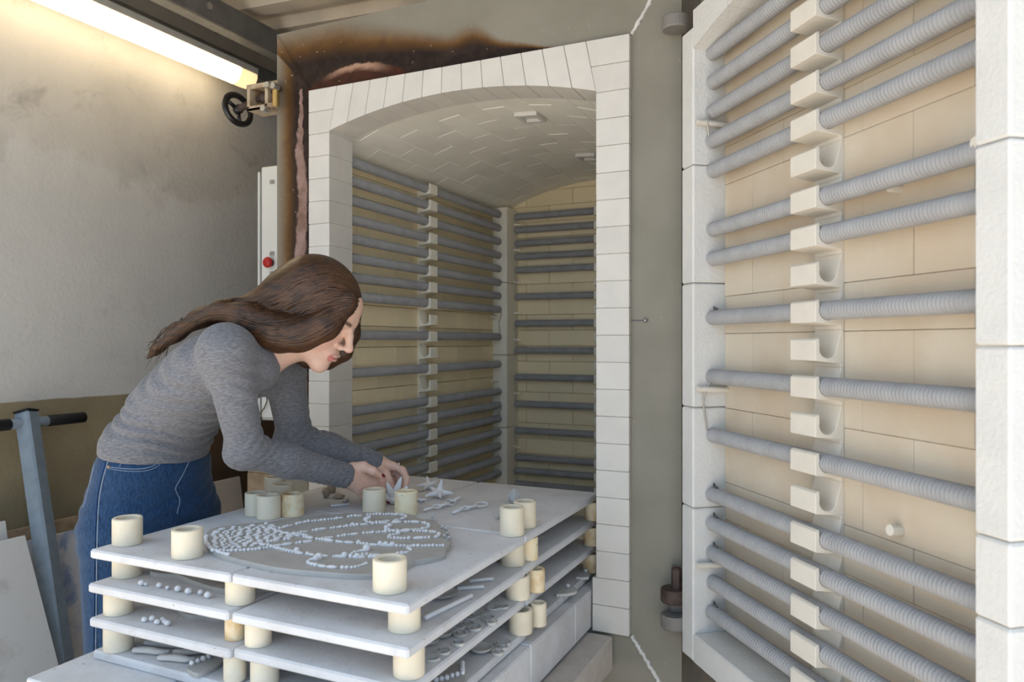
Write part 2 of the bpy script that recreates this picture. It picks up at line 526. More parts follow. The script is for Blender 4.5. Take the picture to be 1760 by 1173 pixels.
# ------------------------------------------------------------------ fluorescent lamp on the wall under the purlin
def lamp():
    X, Zc, y0, y1 = -2.375, 2.365, 1.02, 2.45
    root = empty('fluorescent_lamp', (X, (y0 + y1) / 2, Zc - 0.05), 'long lit fluorescent tube lamp with milky cover high on the plaster wall', 'lamp')
    b = MB()
    b.box(X - 0.045, X + 0.045, y0, y1, Zc + 0.03, Zc + 0.062)
    for yy in (1.3, 2.2):
        b.box(X - 0.125, X - 0.045, yy - 0.02, yy + 0.02, Zc + 0.045, Zc + 0.058)
    b.build('housing', simple('lamp_housing', (0.45, 0.43, 0.39), 0.5, 0.05), root, bevel=0.004)
    prof = []
    for i in range(15):
        a = math.pi * (1 + i / 14.0)
        prof.append((0.046 * math.cos(a) * (1.0), 0.058 * math.sin(a)))
    poly = [(u, w) for u, w in prof]
    d = MB()
    ye = y1 - 0.10
    d.prism(poly, lambda u, w: Vector((X + u, y0 + 0.05, Zc + 0.03 + w)), lambda u, w: Vector((X + u, ye, Zc + 0.03 + w)))
    m, nt, bs = new_mat('lit_diffuser')
    bs.inputs['Base Color'].default_value = (0.9, 0.85, 0.7, 1)
    bs.inputs['Emission Color'].default_value = (1.0, 0.80, 0.52, 1)
    bs.inputs['Emission Strength'].default_value = 5.0
    auto_smooth(d.build('diffuser', m, root), 30)
    c = MB()
    for a, bb, s in ((y0, y0 + 0.05, -1), (ye, y1, 1)):
        rings = [(a if s > 0 else bb, 1.02), (a + (bb - a) * (0.5), 1.02), ((bb if s > 0 else a) - s * 0.012, 0.98), ((bb if s > 0 else a), 0.80)]
        vs, fs = [], []
        n = len(poly)
        for yy, k in rings:
            vs += [(X + u * k, yy, Zc + 0.03 + w * k) for u, w in poly]
        for i in range(len(rings) - 1):
            for j in range(n):
                j2 = (j + 1) % n
                fs.append((i * n + j, i * n + j2, (i + 1) * n + j2, (i + 1) * n + j))
        fs.append(tuple(range(n))); fs.append(tuple(range((len(rings) - 1) * n, len(rings) * n)))
        mm, nt2, b2 = new_mat('milky_end_cap')
        b2.inputs['Base Color'].default_value = (0.80, 0.68, 0.45, 1)
        b2.inputs['Emission Color'].default_value = (1.0, 0.72, 0.36, 1)
        b2.inputs['Emission Strength'].default_value = 0.9
        b2.inputs['Roughness'].default_value = 0.4
        auto_smooth(MB().add(vs, fs).build('end_cap', mm, root), 35)
    for yy in (1.25, 1.5, 1.75, 2.0, 2.25, 2.37):
        for sx in (-1,):
            MB().box(X + sx * 0.048 - 0.003, X + sx * 0.048 + 0.003, yy - 0.008, yy + 0.008, Zc + 0.004, Zc + 0.045).build('clip', MT['dark_steel'], root)
lamp()

# ------------------------------------------------------------------ the kiln
ROOT_K = Vector((-1.02, 2.5, 0.0))
kiln = empty('kiln', ROOT_K, 'large front-loading electric kiln with arched white brick opening and heat-marked steel front', 'kiln')
def K(b, name, mat, **kw):
    return b.build(name, mat, kiln, **kw)
def kinst(name, me, loc, rot=None):
    return inst(name, me, kiln, Vector(loc) - ROOT_K, rot)

CHX0, CHX1 = -1.505, -0.529      # chamber walls
CHY0, CHY1 = KY + 0.114, 3.17
CZ0 = KZ0
SPR_C, APX_C = 1.857, 1.972      # chamber vault

# steel front: four mitred plates with welded corners
YS0, YS1 = KY + 0.016, KY + 0.032
SZ0 = 0.33
def plate(pts):
    b = MB()
    b.prism(pts, lambda u, w: Vector((u, YS0, w)), lambda u, w: Vector((u, YS1, w)))
    return K(b, 'front_plate', MT['steel'])
g = 0.0006
plate([(SX0, SZ0), (KX0, KZ0 - 0.002), (KX0, KZ1), (SX0, SZ1)])
plate([(SX0 + g, SZ1), (KX0, KZ1 + g), (KX1, KZ1 + g), (SX1 - g, SZ1)])
plate([(SX1, SZ1), (KX1, KZ1), (KX1, KZ0), (SX1, SZ0)])
plate([(SX0 + g, SZ0), (KX0, KZ0 - g), (KX1, KZ0 - g), (SX1 - g, SZ0)])
def weld(p0, p1, r):
    n = 46
    pts, rs = [], []
    for i in range(n + 1):
        t = i / n
        q = Vector(p0).lerp(Vector(p1), t)
        q += Vector((random.uniform(-1, 1), 0, random.uniform(-1, 1))) * r * 0.28
        pts.append(q); rs.append(r * random.uniform(0.75, 1.15))
    K(MB().tube(pts, rs, 7), 'weld_seam', MT['weld'], smooth=True)
weld((KX1 + 0.002, YS0, KZ1 + 0.003), (SX1, YS0, SZ1), 0.0055)
weld((KX1 + 0.002, YS0, KZ0 - 0.003), (SX1, YS0, SZ0), 0.0060)
for dx in (-0.004, 0.004):
    K(MB().tube([(SX0 + dx + 0.004, YS0, SZ1 - 0.004), (KX0 + dx, YS0, KZ1 + 0.004)], 0.0012, 6), 'weld_seam', MT['steel'])
# casing around the lining
YB = 3.42
c = MB()
c.box(SX0, SX0 + 0.004, YS1, YB, 0.30, SZ1)
K(c, 'side_panel', MT['door_steel'])
K(MB().box(SX1 - 0.02, SX1 - 0.016, YS1, YB, 0.30, SZ1), 'side_panel', MT['door_steel'])
K(MB().box(SX0, SX1 - 0.016, YS1, YB, SZ1 - 0.004, SZ1), 'top_panel', MT['door_steel'])
K(MB().box(SX0, SX1 - 0.016, YB, YB + 0.004, 0.30, SZ1), 'back_panel', MT['door_steel'])
for xx in (SX0 + 0.03, SX1 - 0.08):
    for yy in (1.86, 3.35):
        K(MB().box(xx, xx + 0.05, yy, yy + 0.05, 0, 0.33), 'leg', MT['door_steel'])
# lining behind the visible bricks
TB = 0.032
ln = MB()
ln.box(SX0 + 0.006, CHX0 - TB, YS1 + 0.002, YB - 0.004, 0.34, SZ1 - 0.006)
ln.box(CHX1 + TB, SX1 - 0.022, YS1 + 0.002, YB - 0.004, 0.34, SZ1 - 0.006)
ln.box(CHX0 - TB, CHX1 + TB, CHY1 + TB, YB - 0.004, 0.34, SZ1 - 0.006)
ln.box(CHX0 - TB, CHX1 + TB, YS1 + 0.002, CHY1 + TB, 0.34, CZ0)
ln.box(CHX0 - TB, CHX1 + TB, YS1 + 0.002, CHY1 + TB, 2.10, SZ1 - 0.006)
K(ln, 'lining', MT['mortar'])
K(MB().box(CHX1 + 0.0005, CHX1 + TB, CHY0, CHY1, CZ0, SPR_C + 0.01), 'wall_slab', MT['cream_brick'])

# front brick frame
NC = 22
ch = (KZ1 - KZ0) / NC
gap = 0.0012
def front_brick(x0, x1, z0, z1, y0=KY, y1=CHY0):
    me = box_mesh('front_brick', x1 - x0 - gap, y1 - y0, z1 - z0 - gap, MT['white_brick'], 0.0011)
    kinst('front_brick', me, ((x0 + x1) / 2, (y0 + y1) / 2 + random.uniform(-0.0006, 0.0006), (z0 + z1) / 2))
for i in range(NC):
    z0, z1 = KZ0 + i * ch, KZ0 + (i + 1) * ch
    if i == 0: continue
    w = 0.010 if i == 1 else 0.0
    front_brick(KX0, OX0 + (w if i == 1 else 0), z0, z1) if z1 < SPRING + 0.02 else None
    front_brick(OX1 - w, KX1, z0, z1) if z1 < SPRING + 0.02 else None
# bottom course: one larger block with a notched foot on each side
front_brick(KX0, OX0 + 0.010, KZ0, KZ0 + ch)
front_brick(OX1 - 0.010, KX1, KZ0, KZ0 + ch)
ztop = KZ0 + max(i + 1 for i in range(NC) if KZ0 + (i + 1) * ch < SPRING + 0.02) * ch
# corner stones above the springing and the fan of voussoirs
half = (OX1 - OX0) / 2
xm = (OX0 + OX1) / 2
def arch_z(x, spr=SPRING, apx=APEX, h=half, c=xm):
    r = apx - spr
    R = (h * h + r * r) / (2 * r)
    return apx - R + math.sqrt(max(0, R * R - (x - c) ** 2))
nv = 13
def jx(k, top):
    u = -1 + 2 * k / nv
    return xm + u * (half - 0.008 + (0.022 if top else -0.0) * 1.0) if not top else xm + u * (half - 0.030)
for k in range(nv):
    a0, a1 = xm + (-1 + 2 * k / nv) * half, xm + (-1 + 2 * (k + 1) / nv) * half
    t0, t1 = xm + (-1 + 2 * k / nv) * (half + 0.0) * 0.935, xm + (-1 + 2 * (k + 1) / nv) * half * 0.935
    # joints lean outward at the foot, as in the photo
    poly = [(a0 + gap / 2, arch_z(a0)), ((a0 + a1) / 2, arch_z((a0 + a1) / 2)), (a1 - gap / 2, arch_z(a1)), (t1 - gap / 2, KZ1 - 0.0008), (t0 + gap / 2, KZ1 - 0.0008)]
    b = MB().prism(poly, lambda u, w: Vector((u, KY, w)), lambda u, w: Vector((u, CHY0, w)))
    K(b, 'arch_brick', MT['white_brick'], bevel=0.0014)
zc_ = (ztop + KZ1) / 2
for s in (-1, 1):
    xo = KX0 if s < 0 else KX1
    xi = OX0 if s < 0 else OX1
    xt = xm + s * half * 0.935
    def xat(z): return xi + (xt - xi) * (z - ztop) / (KZ1 - ztop)
    for z0, z1 in ((ztop, zc_), (zc_, KZ1)):
        poly = [(xo, z0 + gap / 2), (xat(z0) + s * gap / 2, z0 + gap / 2), (xat(z1) + s * gap / 2, z1 - gap / 2), (xo, z1 - gap / 2)]
        b = MB().prism(poly, lambda u, w: Vector((u, KY, w)), lambda u, w: Vector((u, CHY0, w)))
        K(b, 'corner_brick', MT['white_brick'], bevel=0.0014)
K(MB().box(KX0 + 0.001, KX0 + 0.004, KY + 0.006, CHY0, KZ0, KZ1), 'joint_filler', MT['mortar'])
K(MB().box(OX1 + 0.003, KX1 - 0.003, KY + 0.004, CHY0 - 0.004, KZ0 + 0.003, KZ1 - 0.003), 'joint_filler', MT['mortar'])
K(MB().box(KX0 + 0.003, OX0 - 0.003, KY + 0.004, CHY0 - 0.004, KZ0 + 0.003, KZ1 - 0.003), 'joint_filler', MT['mortar'])

# chamber walls, brick by brick
def course_wall(length, z0, z1, course, blen):
    out = []
    z, r = z0, 0
    while z < z1 - 0.01:
        zz = min(z + course, z1)
        s = -(blen / 2 if r % 2 else 0.0)
        while s < length - 0.004:
            a, b = max(s, 0), min(s + blen, length)
            if b - a > 0.012:
                out.append((a, b, z, zz))
            s += blen
        z += course; r += 1
    return out
for a, b, z0, z1 in course_wall(CHY1 - CHY0, CZ0, 1.875, 0.0715, 0.2286):
    me = box_mesh('wall_brick', TB, b - a - gap * 1.4, z1 - z0 - gap * 1.4, MT['cream_brick'], 0.0012)
    kinst('wall_brick', me, (CHX0 - TB / 2 + random.uniform(-0.0006, 0.0006), CHY0 + (a + b) / 2, (z0 + z1) / 2))
for a, b, z0, z1 in course_wall(CHX1 - CHX0, CZ0, 1.99, 0.0715, 0.2286):
    me = box_mesh('wall_brick', b - a - gap * 1.4, TB, z1 - z0 - gap * 1.4, MT['cream_brick'], 0.0012)
    kinst('wall_brick', me, (CHX0 + (a + b) / 2, CHY1 + TB / 2 + random.uniform(-0.0006, 0.0006), (z0 + z1) / 2))
# vault
hs = (CHX1 - CHX0) / 2 + 0.004
xv = (CHX0 + CHX1) / 2
rv = APX_C - SPR_C
Rv = (hs * hs + rv * rv) / (2 * rv)
zv = APX_C - Rv
half_a = math.asin(hs / Rv)
rows = 13
da = 2 * half_a / rows
bl = 0.2286
VT = 0.05
holes = ((7, 2.13, 2.215), (7, 2.695, 2.775))
for r in range(rows):
    a = -half_a + (r + 0.5) * da
    w = Rv * da - 0.0014
    y = CHY0 - (bl / 2 if r % 2 else 0.0) - bl * 0.35
    while y < CHY1 - 0.004:
        y0, y1 = max(y, CHY0), min(y + bl, CHY1 + TB)
        segs = [(y0, y1)]
        for hr, h0, h1 in holes:
            if hr == r:
                ns = []
                for s0, s1 in segs:
                    if h1 <= s0 or h0 >= s1: ns.append((s0, s1))
                    else:
                        if h0 - s0 > 0.01: ns.append((s0, h0))
                        if s1 - h1 > 0.01: ns.append((h1, s1))
                segs = ns
        for s0, s1 in segs:
            if s1 - s0 < 0.012: continue
            me = box_mesh('vault_brick', w, s1 - s0 - 0.0034, VT, MT['vault_brick'], 0.0012)
            rr = Rv + VT / 2 + random.uniform(-0.0004, 0.0006)
            kinst('vault_brick', me, (xv + rr * math.sin(a), (s0 + s1) / 2, zv + rr * math.cos(a)), (0, a, 0))
        y += bl
def vault_shell():
    n = 26
    vs, fs = [], []
    for i in range(n + 1):
        a = -half_a * 1.04 + 2 * half_a * 1.04 * i / n
        for rr in (Rv + 0.0022, Rv + VT + 0.02):
            for yy in (CHY0, CHY1 + TB):
                vs.append((xv + rr * math.sin(a), yy, zv + rr * math.cos(a)))
    for i in range(n):
        p, q = i * 4, i * 4 + 4
        fs += [(p, p + 1, q + 1, q), (p + 2, q + 2, q + 3, p + 3), (p, q, q + 2, p + 2), (p + 1, p + 3, q + 3, q + 1)]
    o = K(MB().add(vs, fs), 'vault_backing', MT['vault_mortar'])
    return o
vb = vault_shell()
# the two vent holes: pale sleeves pushed a little out of the vault
for hr, h0, h1 in holes:
    a = -half_a + (hr + 0.5) * da
    M = Matrix.Translation((xv, 0, zv)) @ Matrix.Rotation(a, 4, 'Y')
    w = Rv * da / 2 - 0.001
    b = MB()
    b.box(-w, -w + 0.012, h0, h1, Rv - 0.012, Rv + 0.0015, M)
    b.box(w - 0.012, w, h0, h1, Rv - 0.012, Rv + 0.0015, M)
    b.box(-w + 0.012, w - 0.012, h0, h0 + 0.014, Rv - 0.012, Rv + 0.0015, M)
    b.box(-w + 0.012, w - 0.012, h1 - 0.014, h1, Rv - 0.012, Rv + 0.0015, M)
    b.box(-w + 0.012, w - 0.012, h0 + 0.014, h1 - 0.014, Rv - 0.001, Rv + 0.0015, M)
    K(b, 'vent_sleeve', MT['white_fibre'])

# heating coils on ceramic tubes, hung in hooked brackets
def coil_mesh(name, length, r=0.0165, pitch=0.0076, seg=14):
    prof = [(0.006, 0.0), (r - 0.004, 0.0005)]
    n = int((length - 0.006) / pitch)
    p = (length - 0.006) / n
    for i in range(n):
        z = 0.003 + i * p
        prof += [(r - 0.0046, z), (r - 0.0009, z + p * 0.22), (r, z + p * 0.5), (r - 0.0009, z + p * 0.78)]
    prof += [(r - 0.004, length - 0.0005), (0.006, length)]
    me = MB().lathe(prof, Matrix.Translation((0, 0, -length / 2)), seg).mesh(name, True)
    me.materials.append(MT['coil'])
    return me
def bracket_mesh(name, w, p, mat):
    c, r = (0.033, 0.0), 0.0172
    poly = [(0, -p / 2), (0.006, -p / 2), (0.008, -0.027), (0.058, -0.021), (0.058, 0.015), (0.0535, 0.018), (0.0505, 0.0185), (0.0500, 0.012)]
    for i in range(9):
        a = math.radians(20 - 180 * i / 8)
        poly.append((c[0] + r * math.cos(a), c[1] + r * math.sin(a)))
    poly += [(0.0075, 0.026), (0.006, p / 2), (0, p / 2)]
    b = MB().prism(poly, lambda u, v: Vector((u, -w / 2, v)), lambda u, v: Vector((u, w / 2, v)))
    me = b.mesh(name, False, 0.0009)
    me.materials.append(mat)
    return me
PITCH = 0.0617
ROW0 = 1.828
left_rows = [0, 1, 2, 3, 4, 5, 6, 7, 9, 11, 13, 14, 15, 16, 17, 18, 19]
back_rows = [0, 1, 2, 3, 4, 6, 8, 10, 12, 14, 16, 18, 19, 20]
XT, YT = CHX0 + 0.033, CHY1 - 0.033
PY = 3.045                                       # front of the corner posts
cl = coil_mesh('heating_coil', PY - CHY0 + 0.004)
cb = coil_mesh('heating_coil', 0.83)
bk = bracket_mesh('tube_bracket', 0.052, PITCH, MT['bracket'])
YBR = 2.43
for i in range(21):
    z = ROW0 - i * PITCH
    if i in left_rows:
        kinst('heating_coil', cl, (XT, (PY + CHY0) / 2, z), (math.pi / 2, 0, 0))
        kinst('heating_coil', cl, (CHX1 - 0.033, (PY + CHY0) / 2, z), (math.pi / 2, 0, 0))
    if i in back_rows:
        kinst('heating_coil', cb, (xv, YT, z), (0, math.pi / 2, 0))
    kinst('tube_bracket', bk, (CHX0, YBR, z))
    kinst('tube_bracket', bk, (CHX1, YBR, z), (0, 0, math.pi))
    kinst('tube_bracket', bk, (xv, CHY1, z), (0, 0, -math.pi / 2))
# corner posts in four lengths, with ceramic pegs and lead wires
for s, x0, x1 in ((-1, CHX0, -1.433), (1, -0.601, CHX1)):
    zz = [CZ0, 0.86, 1.19, 1.52, SPR_C + 0.005]
    for k in range(4):
        o = K(MB().box(x0, x1, PY, CHY1 - 0.002, zz[k] + 0.001, zz[k + 1] - 0.001), 'corner_post', MT['bracket'], bevel=0.003)
def peg(p0, p1, r=0.006, mat=None):
    d = Vector(p1) - Vector(p0)
    M = Matrix.Translation(p0) @ d.to_track_quat('Z', 'Y').to_matrix().to_4x4()
    return MB().lathe([(r * 0.5, 0.002), (r * 0.5, 0), (r, 0), (r, d.length), (r * 0.5, d.length)], M, 10)
for i in (2, 7.6, 12.3):
    z = ROW0 - i * PITCH
    K(peg((XT - 0.005, PY, z), (XT - 0.012, PY - 0.05, z + 0.004), 0.005), 'peg', MT['bracket'])
for a, b in ((7, 9), (14, 15)):
    za, zb = ROW0 - a * PITCH, ROW0 - b * PITCH
    K(MB().tube([(XT + 0.012, PY - 0.004, za), (XT + 0.016, PY - 0.008, za - 0.02), (XT + 0.004, PY - 0.012, (za + zb) / 2), (XT + 0.010, PY - 0.005, zb + 0.01)], 0.0017, 6), 'lead_wire', MT['wire'])
for i in (0.6, 2.5, 4.9, 7.2, 9.2, 13.2, 17.2):
    z = ROW0 - i * PITCH
    K(peg((-1.433, YT - 0.01, z), (-1.395, YT - 0.018, z - 0.003), 0.0048), 'peg', MT['bracket'])
for a, b in ((4, 6), (8, 10), (12, 14), (16, 18)):
    za, zb = ROW0 - a * PITCH, ROW0 - b * PITCH
    K(MB().tube([(-1.424, YT - 0.018, za), (-1.426, YT - 0.022, za - 0.03), (-1.418, YT - 0.024, (za + zb) / 2 + 0.02), (-1.424, YT - 0.018, zb)], 0.0016, 6), 'lead_wire', MT['wire'])

# sill in front of the opening, under the cart
sl = MB()
sl.box(-1.47, -0.553, 1.30, KY - 0.001, 0.43, 0.513)
K(sl, 'sill', MT['sill'], bevel=0.004)
# inspection pin on the right steel stile with its joint line
pp = at_y(1110, 551, YS0)
K(MB().ball((pp.x, YS0 - 0.006, pp.z), 0.0052, None, 12, 8), 'pin', MT['zinc'], smooth=True)
K(MB().box(KX1 + 0.001, pp.x, YS0 - 0.0012, YS0 + 0.001, pp.z - 0.0012, pp.z + 0.0012), 'pin', MT['dark_steel'])
# hinge knuckles between frame and door
for px, py in ((1150, 1022), (1150, 1066), (1152, 42)):
    h = at_y(px, py, 1.775)
    M = Matrix.Translation((h.x + 0.012, 1.775, h.z))
    K(MB().lathe([(0.004, -0.016), (0.030, -0.016), (0.032, -0.012), (0.032, 0.012), (0.030, 0.016), (0.004, 0.016)], M, 28), 'hinge_knuckle', MT['rust'] if py == 1022 else MT['door_steel'])
h = at_y(1150, 1000, 1.775)
K(MB().lathe([(0.014, -0.02), (0.014, 0.03), (0.010, 0.034)], Matrix.Translation((h.x + 0.018, 1.78, h.z)), 6), 'hinge_knuckle', MT['rust'])
K(MB().box(h.x + 0.0, SX1 + 0.006, 1.79, YS0, h.z - 0.10, h.z + 0.03), 'hinge_plate', MT['door_steel'])

# clamp bracket with the black handwheel on the left edge
def clamp():
    X0, X1, yk = at_y(434, 167, 1.80).x, SX0 - 0.001, 1.80
    zc = at_y(462, 167, 1.80).z
    b = MB()
    y0, y1 = 1.775, 1.845
    b.box(X0, X1 + 0.04, y0, y0 + 0.006, zc + 0.024, zc + 0.038)
    b.box(X0, X1, y0, y1, zc + 0.032, zc + 0.038)
    b.box(X0, X1, y0, y1, zc - 0.042, zc - 0.036)
    b.box(X0, X1 + 0.02, y0, y0 + 0.006, zc - 0.042, zc - 0.028)
    b.box(X0, X0 + 0.012, y0, y1, zc - 0.036, zc + 0.032)
    b.box(X1 - 0.012, X1, y0, y1, zc - 0.036, zc + 0.032)
    o = K(b, 'clamp_bracket', MT['beige_metal'], bevel=0.0015)
    M0 = Matrix.Translation((X0, (y0 + y1) / 2, zc))
    R = Vector((-0.95, 0.12, -0.16)).to_track_quat('Z', 'Y').to_matrix().to_4x4()
    MB_ = MB().lathe([(0.009, -0.12), (0.009, 0.0), (0.011, 0.0), (0.011, 0.088), (0.0, 0.089)], M0 @ R, 14)
    MB_.build('spindle', MT['rust'], o, off=ROOT_K * 0).location = (0, 0, 0)
    # rubber bush in the frame
    MB().lathe([(0.008, 0.0), (0.022, 0.0), (0.018, 0.018), (0.009, 0.02)], M0 @ Matrix.Translation((0.045, 0, 0)) @ Matrix.Rotation(math.pi / 2, 4, 'Y'), 16).build('bush', MT['rust'], o).location = (0, 0, 0)
    # handwheel
    Mw = M0 @ R @ Matrix.Translation((0, 0, 0.084))
    w = MB()
    ring = []
    for i in range(14):
        a = 2 * math.pi * i / 14
        ring.append((0.048 + 0.0105 * math.cos(a), 0.0085 * math.sin(a)))
    w.lathe(ring, Mw, 40, close=True)
    w.lathe([(0.0, -0.010), (0.015, -0.010), (0.016, 0.006), (0.008, 0.010), (0.0, 0.010)], Mw, 20)
    for k in range(3):
        a = 2 * math.pi * k / 3 + 0.5
        p0 = Mw @ Vector((0.010 * math.cos(a), 0.010 * math.sin(a), 0))
        p1 = Mw @ Vector((0.046 * math.cos(a), 0.046 * math.sin(a), 0))
        w.tube([p0, p0.lerp(p1, 0.5), p1], [0.0075, 0.006, 0.007], 10)
    w.build('handwheel', MT['black_gloss'], o, smooth=True).location = (0, 0, 0)
    for dx, dz, l in ((0.012, 0.022, 0.05), (0.036, 0.016, 0.04), (-0.004, -0.048, 0.03)):
        Mb = Matrix.Translation((X1 + dx, y0 - 0.004, zc + dz)) @ Matrix.Rotation(math.pi / 2, 4, 'X')
        MB().lathe([(0.011, -0.01), (0.011, 0.012), (0.010, 0.014)], Mb, 6).build('bolt', MT['zinc'], o).location = (0, 0, 0)
    MB().lathe([(0.010, -0.03), (0.010, 0.03)], Matrix.Translation((X1 + 0.030, y0 + 0.004, zc - 0.012)), 14).build('pivot_pin', simple('brass_pin', (0.55, 0.36, 0.12), 0.3, 0.1, metal=0.8), o).location = (0, 0, 0)
clamp()

# ------------------------------------------------------------------ the open kiln door (a part of the kiln)
P0 = Vector((-0.372, 1.756, 0.0))
d2 = Vector((0.622, -0.783))
DANG = math.atan2(d2.y, d2.x)
DW, DZ0, DZ1 = 0.871, 0.520, 1.970
IX0, IX1, IZ0, ISPR, IAPX = 0.056, 0.818, 0.585, 1.918, 1.965
DEP = 0.080
sh = MB()
sh.box(-0.012, DW + 0.06, 0.115, 0.30, 0.40, 2.12)
door = sh.build('kiln_door', MT['door_steel'], kiln)
door.location = P0 - ROOT_K
door.rotation_euler = (0, 0, DANG)
door['label'] = 'swung-open kiln door lined with bricks and rows of grey coils'
def D(b, name, mat, **kw):
    o = b.build(name, mat, door, off=(0, 0, 0), **kw)
    return o
def dinst(name, me, loc, rot=None):
    return inst(name, me, door, loc, rot)
D(MB().box(0.0, DW, DEP + 0.031, 0.118, DZ0 - 0.02, DZ1 + 0.02), 'door_backing', MT['mortar'])
# fibre frame in segments, left and right stile, with cracks between the lengths
def seg_frame(x0, x1, cuts, left):
    for a, b in zip(cuts[:-1], cuts[1:]):
        o = D(MB().box(x0, x1, 0, DEP + 0.030, a + 0.0008, b - 0.0008), 'frame_block', MT['white_fibre'], bevel=0.0035)
seg_frame(0.0, IX0, [DZ0, 0.87, 1.10, 1.385, 1.655, DZ1], True)
seg_frame(IX1, DW, [DZ0, 0.60, 0.90, 1.005, 1.245, 1.50, 1.72, DZ1], False)
D(MB().box(IX0 + 0.0005, IX1 - 0.0005, 0, DEP + 0.030, DZ0, IZ0), 'frame_block', MT['white_fibre'], bevel=0.003)
ha = (IX1 - IX0) / 2; xa = (IX0 + IX1) / 2
na = 5
for k in range(na):
    a0, a1 = IX0 + (IX1 - IX0) * k / na + 0.0006, IX0 + (IX1 - IX0) * (k + 1) / na - 0.0006
    lo = [(a0 + (a1 - a0) * j / 4, arch_z(a0 + (a1 - a0) * j / 4, ISPR, IAPX, ha, xa)) for j in range(5)]
    poly = lo + [(a1, DZ1 + 0.035), (a0, DZ1 + 0.035)]
    D(MB().prism(poly, lambda u, w: Vector((u, 0, w)), lambda u, w: Vector((u, DEP + 0.03, w))), 'frame_block', MT['white_fibre'])
# brick panel
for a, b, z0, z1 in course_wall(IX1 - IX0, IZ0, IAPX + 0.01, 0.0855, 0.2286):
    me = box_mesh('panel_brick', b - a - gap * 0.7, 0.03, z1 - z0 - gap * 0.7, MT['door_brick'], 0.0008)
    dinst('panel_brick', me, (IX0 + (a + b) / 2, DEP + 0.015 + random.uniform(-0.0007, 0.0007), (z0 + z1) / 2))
# coils and brackets of the door
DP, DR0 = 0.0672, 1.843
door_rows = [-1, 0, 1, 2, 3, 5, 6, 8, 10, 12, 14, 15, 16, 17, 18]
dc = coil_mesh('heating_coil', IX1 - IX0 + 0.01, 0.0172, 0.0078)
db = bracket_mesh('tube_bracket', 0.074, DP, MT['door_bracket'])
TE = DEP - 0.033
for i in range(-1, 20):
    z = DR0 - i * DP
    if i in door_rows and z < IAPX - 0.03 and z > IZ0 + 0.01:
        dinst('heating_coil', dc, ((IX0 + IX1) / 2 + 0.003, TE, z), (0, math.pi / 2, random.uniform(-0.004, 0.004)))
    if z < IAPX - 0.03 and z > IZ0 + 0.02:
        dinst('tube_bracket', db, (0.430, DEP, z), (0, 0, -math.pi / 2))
def dpeg(x, z, l=0.045, r=0.0075):
    D(peg((x, DEP, z), (x, DEP - l, z + 0.002), r), 'peg', MT['door_bracket'])
for i in (1.45, 10.45, 16.4):
    dpeg(IX0 + 0.012, DR0 - i * DP, 0.075, 0.0065)
dpeg(0.60, DR0 - 5.2 * DP, 0.02, 0.008)
dpeg(0.60, DR0 - 13.3 * DP, 0.02, 0.009)
dpeg(0.79, DR0 - 4.9 * DP, 0.05, 0.008)
zz0, zz1 = DR0 - 10 * DP, DR0 - 12 * DP
D(MB().tube([(IX0 + 0.012, TE - 0.01, zz0 - 0.01), (IX0 + 0.016, TE - 0.022, zz0 - 0.03), (IX0 + 0.008, TE - 0.026, (zz0 + zz1) / 2 + 0.01), (IX0 + 0.004, TE - 0.014, zz1 + 0.01)], 0.0022, 6), 'lead_wire', MT['wire'])
zz0, zz1 = DR0 - 1 * DP, DR0 - 2 * DP
D(MB().tube([(IX0 + 0.010, TE - 0.01, zz0), (IX0 + 0.018, TE - 0.022, (zz0 + zz1) / 2 + 0.01), (IX0 + 0.010, TE - 0.01, zz1)], 0.0022, 6), 'lead_wire', MT['wire'])
for i in (8, 14, 15, 16, 18):
    z = DR0 - i * DP
    D(MB().tube([(IX0 + 0.008, TE + 0.004, z + 0.017), (IX0 + 0.010, TE, z + 0.024), (IX0 + 0.018, TE - 0.004, z + 0.021), (IX0 + 0.030, TE - 0.002, z + 0.019)], 0.0024, 6), 'lead_wire', MT['dark_steel'])

# ------------------------------------------------------------------ control cabinet beside the kiln
def cabinet():
    yf = 2.10
    a, b = at_y(442, 290, yf), at_y(442, 723, yf)
    x0, x1 = a.x, SX0 - 0.003
    root = empty('control_cabinet', ((x0 + x1) / 2, yf + 0.12, b.z), 'tall white control cabinet with red stop button at the side of the kiln', 'cabinet')
    MB().box(x0, x1, yf + 0.022, yf + 0.26, b.z, a.z).build('body', MT['white_paint'], root, bevel=0.003)
    xd = at_y(448.5, 400, yf).x
    MB().box(xd, x1, yf, yf + 0.018, b.z + 0.01, a.z + 0.003).build('door', MT['white_paint'], root, bevel=0.004)
    MB().box(x0, xd - 0.007, yf, yf + 0.018, b.z + 0.01, a.z - 0.012).build('frame', MT['white_paint'], root, bevel=0.003)
    MB().box(xd - 0.007, xd, yf + 0.010, yf + 0.022, b.z + 0.01, a.z).build('gasket', MT['black_rubber'], root)
    r = at_y(466, 452, yf)
    M = Matrix.Translation((r.x, yf, r.z)) @ Matrix.Rotation(math.pi / 2, 4, 'X')
    bs = MB().lathe([(0.010, -0.002), (0.014, 0.0), (0.014, 0.006), (0.009, 0.008), (0.009, 0.014)], M, 20).build('button_base', MT['dark_steel'], root)
    auto_smooth(MB().lathe([(0.009, 0.012), (0.019, 0.014), (0.020, 0.020), (0.016, 0.026), (0.0, 0.028)], M, 24).build('stop_button', MT['red_plastic'], root), 50)
    for py in (436, 313, 470):
        r = at_y(468, py, yf)
        MB().box(r.x - 0.010, r.x + 0.010, yf - 0.003, yf + 0.001, r.z - 0.007, r.z + 0.007).build('name_plate', MT['zinc'], root)
    cs = [at_y(px, py, yf - 0.012) for px, py in ((453, 668), (458, 678), (459, 690), (454, 702), (446, 712), (445, 726), (448, 742))]
    MB().tube(cs, 0.0022, 8).build('cable', MT['brown_board'], root, smooth=True)
cabinet()

